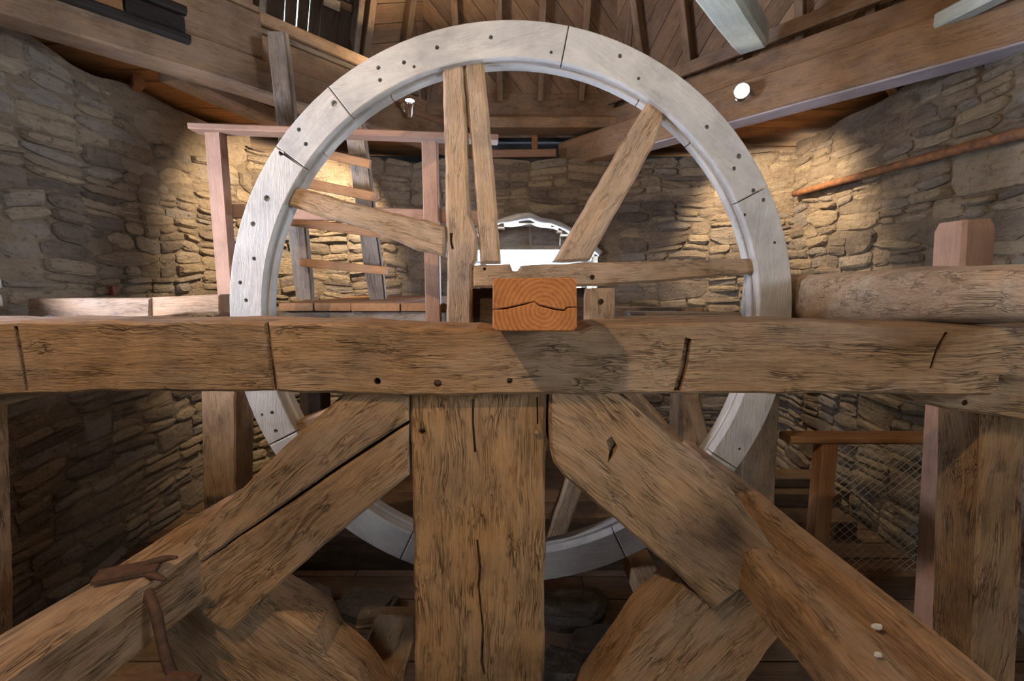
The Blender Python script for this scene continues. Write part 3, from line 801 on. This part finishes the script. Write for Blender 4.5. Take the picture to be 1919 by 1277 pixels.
# ================================================================== MILL WHEEL
YWH = 2.10; WC = (0.0 + 0.0, E - 0.182); RO, RI = 1.300, 1.150
wheel = thing('mill_wheel', (0, YWH+0.05, WC[1]-RO), 'large pale wooden spoked mill wheel standing behind the oak beam', 'wheel')
WCX = -0.005
def arc(r, a0, a1, n): return [(WCX + r*math.sin(a0+(a1-a0)*i/n), WC[1] + r*math.cos(a0+(a1-a0)*i/n)) for i in range(n+1)]
def felloe(a0, a1, ro, ri, Y, th, mat, holes=(), jit=0.0):
    g = 0.0022
    n = max(3, int(abs(a1-a0)/0.055))
    ol = arc(ro, a0+g/ro, a1-g/ro, n) + list(reversed(arc(ri, a0+g/ri, a1-g/ri, n)))
    mid = (a0+a1)/2; org = (WCX+(ro+ri)/2*math.sin(mid), WC[1]+(ro+ri)/2*math.cos(mid))
    me, M = slab_mesh('felloe', [ol], Y, th, -mid, org, c=0.004, jit=0, step=None, holes=holes, hole_depth=0.02)
    return link('felloe', me, mat, M, wheel)
dr = math.radians
J = [-117, -53, -37.6, 11, 62, 123, 154, 205, 243]
rr = random.Random(5)
hole_px = [(500, 372, 6), (527, 287, 5), (560, 243, 4), (573, 270, 4), (712, 150, 4), (709, 127, 4), (757, 117, 4), (776, 125, 3), (819, 89, 4), (920, 70, 4), (1033, 98, 3), (1162, 105, 4), (1197, 147, 3), (1325, 238, 4), (1385, 293, 5), (1376, 316, 4), (1412, 357, 4), (1431, 375, 4), (1396, 403, 3), (1452, 455, 3), (474, 420, 5), (476, 485, 4), (450, 530, 4), (461, 563, 4), (626, 194, 6), (1360, 800, 3), (1386, 842, 3), (1355, 862, 3), (510, 774, 4), (491, 778, 3), (517, 808, 4)]
HW = [(lambda q, r=r: circ(q.x, q.z, r*YWH/F, 7))(atY(px, py, YWH)) for px, py, r in hole_px]
for a, b_ in zip(J[:-1], J[1:]):
    felloe(dr(a), dr(b_), RO, RI, YWH, 0.054, 'oak_pale', HW)
JB = [-100, -48, -28, 30, 45, 95, 140, 190, 260]
for a, b_ in zip(JB[:-1], JB[1:]):
    felloe(dr(a), dr(b_), RO-0.012, RI-0.012+rr.uniform(-0.004, 0.004), YWH+0.056, 0.052, 'oak_pale')
YS = YWH + 0.03
SP = dict(mat='oak_spoke', parent=wheel, jit=0.005, step=0.04, c=0.012)
slab_px('spoke', [(828, 118), (866, 114), (872, 200), (877, 330), (880, 402), (894, 440), (894, 488), (884, 500), (884, 700), (836, 700), (837, 500), (833, 300)], YS, 0.085, 88, polyholes=[[(843, 437), (849, 437), (847, 452), (851, 466), (846, 468), (843, 452)]], **SP)
slab_px('spoke', [(869, 112), (905, 104), (915, 200), (930, 380), (938, 494), (900, 494), (888, 330), (876, 200)], YS+0.004, 0.085, 94, **SP)
slab_px('spoke', [(1218, 186), (1251, 203), (1228, 270), (1170, 372), (1105, 489), (1038, 491), (1090, 400), (1160, 280), (1200, 215)], YS, 0.085, -120, **SP)
slab_px('spoke', [(547, 348), (600, 362), (700, 390), (800, 412), (833, 424), (833, 481), (780, 468), (690, 430), (600, 405), (537, 384)], YS, 0.085, -14, **SP)
slab_px('spoke', [(884, 497), (955, 495), (961, 508), (970, 508), (976, 498), (1100, 492), (1280, 488), (1424, 484), (1426, 512), (1250, 528), (1100, 537), (1000, 541), (884, 540)], YS+0.002, 0.09, 2, holes=((908, 504, 3), (1110, 520, 5)), **SP)
slab_px('hub_block', [(1100, 541), (1153, 541), (1153, 690), (1100, 690)], YS-0.02, 0.10, 90, holes=((1126, 566, 6),), **SP)
slab_px('spoke', [(541, 797), (640, 757), (800, 690), (830, 720), (680, 800), (560, 836)], YS, 0.085, 24, **SP)
slab_px('spoke', [(1140, 690), (1190, 725), (1325, 878), (1306, 905), (1240, 850), (1110, 720)], YS, 0.085, -48, **SP)
slab_px('spoke', [(905, 690), (985, 690), (985, 1005), (915, 1005)], YS, 0.085, 90, **SP)
slab_px('spoke', [(1075, 860), (1110, 880), (1062, 1004), (1024, 1012)], YS+0.02, 0.07, 70, **SP)
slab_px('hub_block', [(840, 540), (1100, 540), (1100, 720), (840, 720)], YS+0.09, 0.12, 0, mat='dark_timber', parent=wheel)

# shaft timber resting on the oak beam, its sawn end towards the viewer
sh = thing('shaft_timber', (0.05, 1.6, E-0.113), 'square orange timber with split end grain resting on the oak beam', 'timber')
top_e = [(923, 580), (950, 577), (985, 569), (1001, 566), (1010, 572), (1040, 579), (1056, 581), (1062, 576), (1081, 576)]
bot_e = [(923, 582), (949, 580), (985, 571.5), (1001, 566.5), (1010, 574), (1040, 581.5), (1057, 583.5), (1063, 578), (1081, 577.5)]
slab_px('timber', [[(923, 527), (928, 522), (1074, 521), (1081, 528)] + top_e[::-1], bot_e + [(1081, 613), (1074, 621), (930, 621), (923, 616)]], 1.06, 1.00, 0, 'fir_orange', sh, jit=0.0006, step=0.02, c=0.0025)
for o in sh.children:                       # end grain: turn the ring axis towards the viewer
    R = Matrix.Rotation(math.radians(90), 4, 'Z'); o.data.transform(R.inverted()); o.matrix_basis = o.matrix_basis @ R

# ================================================================== OAK TRESTLE in front
tr = thing('oak_trestle', (-0.1, 1.3, 0), 'weathered oak trestle of beam, broad post, slanting braces and sills', 'trestle')
K = dict(parent=tr, jit=0.0045, step=0.03, c=0.008)
slab_px('beam', [(-480, 604), (-60, 603), (60, 600), (250, 603), (420, 601), (497, 605), (513, 734), (400, 735), (200, 734), (0, 743), (-60, 744), (-480, 742)], 1.205, 0.19, 0, 'oak_frame',
        polyholes=[[(24, 612), (33, 611), (43, 660), (53, 730), (46, 732), (35, 670)]], hole_depth=0.025, **K)
slab_px('beam', [(500, 605), (640, 606), (740, 613), (890, 617), (930, 622), (1085, 622), (1110, 612), (1150, 608), (1280, 606), (1480, 604), (1600, 607), (1800, 613), (1990, 616), (2420, 616), (2420, 716), (1990, 708), (1905, 713), (1877, 708), (1873, 733), (1858, 743), (1750, 742), (1500, 738), (1300, 739), (1100, 743), (1020, 740), (760, 742), (640, 741), (516, 734)],
        1.20, 0.20, 0, 'oak_frame', holes=((707, 715, 7), (820, 719, 8), (955, 714, 6), (1078, 716, 9)),
        polyholes=[[(1284, 632), (1296, 636), (1288, 690), (1275, 733), (1262, 733), (1274, 690)], [(1771, 622), (1778, 624), (1760, 655), (1747, 690), (1741, 692), (1754, 652)]], hole_depth=0.022, **K)
slab_px('post', [(767, 690), (1025, 690), (1025, 760), (1021, 860), (1022, 1000), (1020, 1277), (1018, 1544), (780, 1544), (777, 1277), (774, 1000), (771, 880), (769, 800)],
        1.235, 0.30, 90, 'oak_post', holes=((791, 808, 7),),
        polyholes=[[(896, 1012), (902, 1060), (899, 1100), (907, 1180), (905, 1240), (911, 1265), (906, 1265), (900, 1240), (903, 1180), (895, 1100), (897, 1060), (892, 1012)],
                   [(884, 748), (889, 748), (888, 790), (893, 848), (888, 848), (884, 790)], [(1005, 745), (1008, 745), (1009, 795), (1006, 795)]], hole_depth=0.03, **K)
pg = atY(1006, 811, 1.235)
lathe('peg', [(0.0085, -0.03), (0.0085, 0.006), (0.0065, 0.010)], 'oak_spoke', dirM((pg.x, 1.235, pg.z), (0, -1, 0)), tr, n=10)
slab_px('brace', [[(700, 690), (765, 690), (765, 790), (640, 871), (545, 938), (430, 1018), (333, 1088), (300, 1066), (312, 1049), (400, 966), (520, 851), (640, 742)],
                  [(765, 797), (765, 893), (680, 962), (560, 1063), (432, 1187), (405, 1178), (350, 1130), (331, 1090), (431, 1021), (547, 943), (642, 877)]], 1.222, 0.16, 41, 'oak_frame', **K)
br = slab_px('brace', [(1029, 690), (1110, 690), (1166, 743), (1250, 812), (1330, 880), (1376, 925), (1420, 985), (1463, 1046), (1400, 1100), (1340, 1146), (1290, 1098), (1200, 1015), (1105, 935), (1060, 897), (1037, 868), (1031, 845)], 1.205, 0.16, -41, 'oak_frame',
        polyholes=[[(1136, 826), (1146, 818), (1158, 838), (1147, 858), (1139, 868), (1142, 846)]], hole_depth=0.03, **K)
q = PW[br.name].inverted() @ atY(1352, 1003, 1.205)
OAK = dict(dark=(0.13, 0.070, 0.033), mid=(0.295, 0.168, 0.082), light=(0.42, 0.262, 0.137), crack=0.85, bump=0.85, ring=0.15, grey=(0.31, 0.22, 0.15), grey_amt=0.5, stain=0.42)
off3 = Vector((0.06, 0.06, 0.06))
wood('oak_sooty', spots=[(tuple(q + off3), 0.13, 0.85)], **OAK)
br.data.materials[0] = MATS['oak_sooty']
slab_px('lower_brace', [(1285, 1104), (1345, 1140), (1440, 1060), (1468, 1188), (1440, 1222), (1405, 1272), (1330, 1400), (1050, 1400), (1150, 1265), (1205, 1185), (1222, 1165)], 1.24, 0.15, 48, 'oak_frame', **K)
slab_px('lower_brace', [(300, 1095), (350, 1080), (430, 1150), (490, 1128), (588, 1186), (610, 1232), (664, 1277), (760, 1400), (560, 1400), (330, 1300), (306, 1200)], 1.26, 0.15, -42, 'oak_frame', **K)
timber('sill', (-1.125, 0.32, E-0.84), (-0.885, 1.80, E-0.84), 0.155, 0.19, 'oak_frame', tr, rough=0.010, c=0.014)
timber('sill', (0.775, 0.32, E-0.815), (0.735, 2.05, E-0.815), 0.20, 0.14, 'oak_frame', tr, rough=0.012, c=0.02)
timber('sill_rib', (0.865, 0.32, E-0.735), (0.80, 2.0, E-0.735), 0.07, 0.05, 'oak_frame', tr, rough=0.012, c=0.014)
slab_px('end_post', [(1842, 762), (1925, 770), (1921, 900), (1918, 1050), (1906, 1277), (1897, 1510), (1812, 1510), (1826, 1190), (1834, 980), (1840, 850)], 1.30, 0.14, 90, 'oak_frame', **K)
slab_px('head_block', [(1690, 735), (1990, 690), (1990, 800), (1915, 788), (1772, 767), (1725, 757)], 1.245, 0.22, -8, 'oak_frame', holes=((1808, 755, 6),), **K)
slab_px('end_post', [(-260, 700), (-112, 700), (-108, 830), (-100, 1000), (-92, 1180), (-86, 1520), (-230, 1520)], 1.32, 0.18, 90, 'oak_frame', **K)
slab_px('head_block', [(-90, 735), (135, 734), (60, 748), (0, 762), (-90, 775)], 1.25, 0.2, 4, 'oak_frame', **K)
# chalky flakes on the right sill
for px, py, r in ((1643, 1187, 0.009), (1644, 1240, 0.006)):
    q = atZ(px, py, -0.742 if py < 1200 else -0.745)
    c_ = link('chalk_flake', mesh('chalk_flake', [(r*math.cos(a*1.05+py)*(1+.4*(a % 2)), r*0.7*math.sin(a*1.05+py), h*0.006) for h in (0, 1) for a in range(6)], [tuple(range(5, -1, -1)), tuple(range(6, 12))] + [(i, (i+1) % 6, 6+(i+1) % 6, 6+i) for i in range(6)]), 'chalk', Matrix.Translation(q + Vector((0, 0, 0.012))))
    tag(c_, ('larger' if r > 0.008 else 'smaller') + ' white chalky flake lying on the oak sill', 'flake', 'chalky flakes on the sill')

# iron strap bolt on the left sill
ib = thing('iron_strap', (-0.9, 1.05, E-0.75), 'rusty iron strap with forked end hooked over the oak sill', 'bracket')
a = atY(178, 1076, 1.06); b_ = atY(296, 1086, 1.10)
timber('plate', (a.x, 1.06, E-0.735), (b_.x, 1.11, E-0.735), 0.055, 0.012, 'rusty_iron', ib, rough=0.002, n=6)
for k in (-1, 1):
    loft('fork', [Vector((b_.x-0.05, 1.10+k*0.006, E-0.735)), Vector((b_.x, 1.10+k*0.018, E-0.733+k*0.01)), Vector((b_.x+0.045, 1.09+k*0.022, E-0.73+k*0.016))], [(0.012, 0.010), (0.011, 0.009), (0.005, 0.004)], 'rusty_iron', ib, n=8)
loft('shank', [atY(276, 1108, 1.07), atY(292, 1150, 1.05), atY(305, 1210, 1.04), atY(322, 1262, 1.04), atY(350, 1300, 1.05)], [(0.012, 0.012), (0.013, 0.012), (0.013, 0.012), (0.014, 0.012), (0.012, 0.012)], 'rusty_iron', ib, n=8)
loft('nut', [atY(316, 1268, 1.03), atY(372, 1276, 1.03)], [(0.016, 0.013), (0.014, 0.012)], 'rusty_iron', ib, n=6, smooth=False)

# weathered lever log lying over the right end of the beam
lg = thing('lever_log', (1.3, 1.3, E-0.11), 'grey gnarled deeply cracked log lying across the right end of the beam', 'log')
cs = [atY(1402, 556, 2.36), atY(1500, 560, 2.30), atY(1560, 562, 1.98), atY(1650, 560, 1.66), atY(1780, 553, 1.36), atY(1920, 549, 1.16), atY(2040, 548, 1.04), atY(2420, 545, 0.90)]
loft('log', cs, [(0.09, 0.105), (0.10, 0.122), (0.10, 0.112), (0.095, 0.097), (0.085, 0.083), (0.075, 0.072), (0.07, 0.066), (0.065, 0.06)], 'driftwood', lg, n=18, rough=0.016, sub=8, sq=4.5)

# square post standing corner-on behind the log
cp = thing('corner_post', (1.78, 1.78, 0), 'pinkish square post set corner-on with chamfered top behind the log', 'post')
q0 = atY(1826, 410, 1.80)
hw = 0.066
def corner_post_mesh():
    vs = []; fs = []
    ringz = [(0.0, hw), (q0.z-0.035, hw), (q0.z, hw*0.86)]
    cc = 0.012
    for z, r in ringz:
        for (x, y_) in ((-r+cc, -r), (r-cc, -r), (r, -r+cc), (r, r-cc), (r-cc, r), (-r+cc, r), (-r, r-cc), (-r, -r+cc)): vs.append((z, x, y_))
    for k in range(2):
        for i in range(8): j = (i+1) % 8; fs.append((k*8+i, k*8+j, (k+1)*8+j, (k+1)*8+i))
    t = len(vs); vs.append((q0.z+0.006, 0, 0))
    for i in range(8): fs.append((16+i, 16+(i+1) % 8, t))
    fs.append(tuple(range(7, -1, -1)))
    me = mesh('post', vs, fs); fix_normals(me); return me
ang = math.radians(2)
M = Matrix.Translation((q0.x+0.12, 1.84, 0)) @ Matrix.Rotation(math.radians(-3.5), 4, 'Y') @ Matrix.Rotation(ang, 4, 'Z') @ Matrix(((0, 1, 0, 0), (0, 0, 1, 0), (1, 0, 0, 0), (0, 0, 0, 1)))
link('post', corner_post_mesh(), 'pine_pink', M, cp)

# ================================================================== REAR FRAME behind the wheel
rf = thing('rear_frame', (0, 2.5, 0), 'brown timber frame of posts and rails standing behind the wheel', 'frame')
R_ = dict(parent=rf, jit=0.003, step=0.06, c=0.008)
slab_px('rail', [(-90, 561), (0, 560), (281, 559), (281, 598), (-90, 599)], 2.30, 0.14, 0, 'roof_timber', **R_)
slab_px('rail', [(283, 558), (412, 552), (412, 587), (350, 588), (283, 598)], 2.31, 0.13, 2, 'roof_timber', **R_)
slab_px('post', [(373, 603), (442, 603), (441, 800), (439, 1103), (386, 1103), (380, 900)], 2.34, 0.17, 90, 'oak_spoke', **R_)
slab_px('post', [(1395, 606), (1466, 606), (1462, 740), (1452, 960), (1446, 1090), (1386, 1090), (1392, 850)], 2.40, 0.17, 90, 'oak_spoke', **R_)
slab_px('rail', [(1140, 596), (1270, 595), (1410, 593), (1500, 591), (1500, 640), (1140, 640)], 2.46, 0.14, 0, 'oak_spoke', **R_)
slab_px('rail', [(1180, 585), (1300, 586), (1480, 588), (1480, 640), (1180, 640)], 2.75, 0.12, 0, 'grey_timber', **R_)
slab_px('ground_sill', [(444, 1000), (600, 998), (700, 1010), (820, 1004), (1000, 1010), (1384, 1000), (1384, 1078), (1100, 1086), (850, 1090), (740, 1092), (600, 1086), (444, 1080)], 2.52, 0.22, 0, 'dark_timber', **R_)

# ================================================================== DECK, RAILING, LADDER
dk = thing('deck', (-0.4, 3.6, E-0.3), 'raised plank deck against the back wall carrying the ladder', 'deck')
ex_ = [523, 589, 659, 752, 838, 925, 1010, 1090, 1150]
for a, b_ in zip(ex_[:-1], ex_[1:]):
    xa = (a-959.5)/F*2.74; xb = (b_-959.5)/F*2.74 - 0.006
    timber('deck_board', ((xa+xb)/2, 2.74 + random.uniform(-.012, .012), E-0.143), ((xa+xb)/2, 4.34, E-0.143), xb-xa, 0.046, 'pine_honey', dk, c=0.004)
timber('joist', (-1.46, 2.83, E-0.225), (0.66, 2.83, E-0.225), 0.12, 0.115, 'grey_timber', dk, rough=0.006)
timber('joist', (-1.46, 4.2, E-0.225), (0.66, 4.2, E-0.225), 0.12, 0.115, 'grey_timber', dk, rough=0.006)
for px, Yp, m in ((594, 3.2, 'dark_timber'), (1280, 3.2, 'oak_spoke')):
    q = atY(px, 800, Yp)
    timber('deck_post', (q.x, Yp, 0), (q.x, Yp, E-0.17), 0.16, 0.16, m, dk, up=(0, 1, 0), rough=0.004)
timber('joist', (-1.5, 3.2, E-0.225), (1.3, 3.2, E-0.225), 0.12, 0.115, 'grey_timber', dk, rough=0.006)
a = atY(1296, 748, 3.1); b_ = atY(1330, 850, 3.1)
timber('deck_brace', (a.x, 3.1, a.z), (b_.x+0.02, 3.1, b_.z-0.12), 0.08, 0.07, 'oak_spoke', dk, up=(0, 1, 0))

rl = thing('railing', (-0.9, 2.7, E-0.25), 'brown timber railing with flat handrail along the deck edge', 'railing')
a = atY(363, 241, 2.60); b_ = atY(933, 262, 2.74)
timber('handrail', a, b_, 0.115, 0.034, 'pine_pink', rl, c=0.006)
for px, pxb, yt, Yp in ((404, 424, 247, 2.64), (806, 807, 268, 2.685)):
    t_ = atY(px, yt, Yp)
    timber('rail_post', (t_.x, Yp, t_.z), (t_.x, Yp, E-0.27), 0.07, 0.088, 'pine_pink', rl, up=(1, 0, 0), c=0.004)
a = atY(425, 396, 2.70); b_ = atY(896, 408, 2.74)
timber('mid_rail', a, b_, 0.04, 0.082, 'pine_pink', rl, c=0.004)

ld = thing('ladder', (-1.2, 3.1, E-0.12), 'old wooden ladder with flat brown rungs leaning up from the deck', 'ladder')
for (bx, by, bY, tx, ty, tY) in ((573, 561, 3.12, 521, 62, 2.86), (709, 564, 3.14, 660, 200, 2.93)):
    p0 = atY(bx, by, bY); p1 = atY(tx, ty, tY); p0.z = E-0.106
    timber('stile', p0, p1, 0.06, 0.115, 'grey_timber', ld, up=(1, 0, 0), rough=0.006, c=0.008)
for (xa, ya, xb, yb, Yr, h) in ((564, 492, 726, 508, 2.99, 0.058), (546, 415, 714, 438, 2.95, 0.062), (530, 335, 706, 370, 2.91, 0.062), (528, 270, 694, 308, 2.87, 0.055)):
    timber('rung', atY(xa, ya, Yr), atY(xb, yb, Yr), 0.035, h, 'pine_honey', ld, c=0.004)

# ================================================================== GUARD RAIL on the right
gr = thing('guard_rail', (1.9, 2.4, 0), 'honey coloured guard rail with rounded handrail and wire netting panel', 'railing')
def gx(px): return (px-959.5)/F*2.36/0.955
timber('handrail', (gx(1470), 2.38, E-0.83), (2.44, 2.38, E-0.83), 0.125, 0.048, 'pine_honey', gr, c=0.014)
timber('rail_post', (gx(1547), 2.38, 0), (gx(1547), 2.38, E-0.85), 0.085, 0.085, 'pine_honey', gr, up=(0, 1, 0), c=0.004)
timber('bottom_rail', (gx(1560), 2.38, E-1.60), (2.44, 2.38, E-1.60), 0.06, 0.06, 'pine_honey', gr, c=0.004)
grid_wire('wire_netting', ((gx(1560), 2.34, E-1.58), (2.44, 2.34, E-1.58), (2.44, 2.34, E-0.86), (gx(1560), 2.34, E-0.86)), 26, 30, 0.0017, 'galvanised_wire', gr, diag=True)
# stacked boards on the floor by the right wall
for k, (x0, x1, y_, z, h, w) in enumerate(((1.62, 2.30, 3.10, 0.06, 0.12, 0.5), (1.66, 2.34, 3.20, 0.17, 0.10, 0.28), (1.72, 2.30, 3.24, 0.255, 0.07, 0.18))):
    o_ = thing('stacked_board', (1.95, y_, z-h/2), ('lowest', 'middle', 'topmost')[k] + ' board of the stepped stack by the right wall', 'board', 'stepped boards by the right wall')
    timber('board', (x0, y_, z), (x1, y_, z), w, h, 'floor_board', o_, c=0.006)

# ================================================================== LOOSE TIMBERS on the floor
o_ = thing('leaning_timber', (0.55, 2.0, 0), 'square timber with dark side leaning below the wheel rim', 'timber')
timber('timber', atY(1183, 1030, 2.32), atY(1265, 1215, 1.72), 0.13, 0.10, 'oak_spoke', o_, c=0.006, rough=0.004)
o_ = thing('upright_plank', (-0.35, 1.62, 0), 'pale short plank leaning beside the broad oak post', 'plank')
slab_px('plank', [(706, 1154), (776, 1156), (777, 1200), (752, 1300), (722, 1455), (600, 1455), (655, 1277)], 1.56, 0.05, 70, 'oak_spoke', o_, c=0.006)
rs = random.Random(3)
for k, (px, py, w, h) in enumerate(((560, 1130, 0.42, 0.06), (690, 1140, 0.34, 0.05), (560, 1200, 0.36, 0.05), (690, 1230, 0.30, 0.05), (1070, 1150, 0.46, 0.06), (1120, 1215, 0.34, 0.05), (1060, 1260, 0.30, 0.05))):
    q = atZ(px, py, -E); vs = []; fs = []
    n = 9; ol = [(w/2*math.cos(2*math.pi*i/n)*rs.uniform(.8, 1.15), w/3.2*math.sin(2*math.pi*i/n)*rs.uniform(.8, 1.2)) for i in range(n)]
    for f, z in ((1.0, 0), (1.0, h*0.7), (0.85, h)): vs += [(x*f, y_*f, z + (rs.uniform(-.01, .01) if z else 0)) for x, y_ in ol]
    for r in range(2):
        for i in range(n): j = (i+1) % n; fs.append((r*n+i, r*n+j, (r+1)*n+j, (r+1)*n+i))
    fs.append(tuple(2*n+i for i in range(n))); fs.append(tuple(range(n-1, -1, -1)))
    me = mesh('floor_stone', vs, fs); at = me.attributes.new('tone', 'FLOAT', 'FACE'); at.data.foreach_set('value', [rs.random()]*len(fs))
    tag(link('floor_stone', me, 'dark_stone', Matrix.Translation(q) @ Matrix.Rotation(rs.uniform(-.3, .3), 4, 'Z')), ('broad flat stone lying between left brace and dark ground sill', 'flat stone lying just behind the pale short plank', 'low stone lying behind the left lower brace', 'small flat stone at the foot of the pale short plank', 'widest flat stone lying right of the broad oak post below the rim', 'flat stone lying beside the leaning square timber', 'small flat stone lying hard against the right side of the oak post')[k], 'stone', 'loose stones under the wheel')

# ================================================================== WALL FITTINGS
p0 = atX(1488, 364, XR-0.075); p1 = Vector((XR-0.075, 0.6, p0.z-0.10))
rod = thing('iron_rod', p0, 'rusty iron rod fixed along the stone wall above the log', 'rod')
loft('rod', [p0, p0.lerp(p1, 0.33)+Vector((0, 0, .004)), p0.lerp(p1, 0.66)-Vector((0, 0, .004)), p1], [(0.024, 0.024), (0.026, 0.026), (0.028, 0.028), (0.028, 0.028)], 'rusty_pipe', rod, n=12)
q = atX(208, 545, XL+0.03)
mk = link('red_tag', mesh('red_tag', [(0, -0.012, -0.03), (0, 0.012, -0.03), (0, 0.012, 0.03), (0, -0.012, 0.03), (0.02, -0.010, -0.026), (0.02, 0.010, -0.026), (0.02, 0.010, 0.026), (0.02, -0.010, 0.026)],
     [(4, 5, 6, 7), (0, 3, 2, 1), (0, 1, 5, 4), (1, 2, 6, 5), (2, 3, 7, 6), (3, 0, 4, 7)]), 'red_paint', Matrix.Translation(q)); tag(mk, 'small red marker on the stone wall above the grey rail', 'marker')
cb = thing('cable', atY(80, 597, 2.2), 'thin black cable looping over the grey rail', 'cable')
loft('cable', [atY(60, 600, 2.25), atY(75, 597, 2.24), atY(95, 592, 2.24), atY(108, 599, 2.24), atY(120, 606, 2.24)], [(0.004, 0.004)]*5, 'cable_black', cb, n=6)

# ================================================================== LAMPS
def spot_lamp(loc, aim, label, bulb, energy, angle, color, mount, blend=0.6, radius=0.02, scale=1.0, name='spotlight', kind='SPOT'):
    loc = Vector(loc); d = (Vector(aim)-loc).normalized()
    r = thing(name, loc, label, 'lamp')
    s = scale
    lathe('housing', [(0.012*s, -0.085*s), (0.024*s, -0.075*s), (0.026*s, -0.02*s), (0.034*s, 0.0), (0.034*s, 0.012*s), (0.030*s, 0.012*s), (0.028*s, 0.002*s)], 'chrome', dirM(loc, d), r, n=18)
    lathe('bulb', [(0.026*s, 0.004*s), (0.024*s, 0.012*s), (0.012*s, 0.018*s)], bulb, dirM(loc, d), r, n=16)
    mp = Vector(mount)
    loft('stem', [loc - d*0.04*s, (loc - d*0.06*s + mp)/2, mp], [(0.006, 0.006)]*3, 'chrome', r, n=8, sub=3)
    lathe('mount_plate', [(0.035*s, 0), (0.035*s, 0.012), (0.02*s, 0.02)], 'chrome', dirM(mp, (loc-mp)), r, n=16)
    l = bpy.data.lights.new('lamp_light', kind); l.energy = energy; l.color = color; l.shadow_soft_size = radius
    if kind == 'SPOT': l.spot_size = angle; l.spot_blend = blend
    lo_ = bpy.data.objects.new('lamp_light', l); COL.objects.link(lo_)
    M = (-d).to_track_quat('Z', 'Y').to_matrix().to_4x4(); M.translation = loc + d*0.03*s
    lo_.parent = r; lo_.matrix_basis = PW[r.name].inverted() @ M
    return r
WARM = (1.0, 0.76, 0.50)
# the lamp that glares towards the viewer
q = atY(1390, 170, 3.22)
spot_lamp(q, (0.3, 0.2, E-0.3), 'glaring spotlight on the roof beam aimed into the room', 'bulb_glass', 16, dr(105), WARM, along(R0, R1, 0.535, 0.0, RN, 1.30), radius=0.03, scale=1.5)
# chrome spotlight behind the wheel
q = atY(768, 192, 3.72)
spot_lamp(q, q + Vector((0.10, -0.35, 0.45)), 'chrome spotlight tilted upwards behind the wheel rim', 'bulb_glass', 70, dr(155), WARM, q + Vector((-0.06, 0.12, 0.0)), scale=1.3)
q = Vector((-1.22, 3.62, E+1.10))
spot_lamp(q, (-1.95, 4.15, E+0.50), 'small chrome spotlight under the roof beam lighting the ladder wall', 'bulb_dim', 200, dr(108), WARM, (-1.1, 3.63, E+1.17), scale=0.9)
q = Vector((1.65, 3.65, E+1.10))
spot_lamp(q, (2.42, 4.1, E+0.30), 'spotlight under the roof beam lighting the corner by the rod', 'bulb_dim', 110, dr(115), WARM, (1.6, 3.66, E+1.22), scale=0.9)
# key lamp on the overhead beam, up and to the left of the viewer
q = Vector((-1.05, 0.02, E+1.42))
spot_lamp(q, (0.15, 1.7, E-0.3), 'bright spotlight hanging from the overhead beam', 'bulb_dim', 140, dr(102), (1.0, 0.73, 0.46), (-1.05, 0.0, E+1.565), radius=0.02, scale=1.3, blend=0.4)
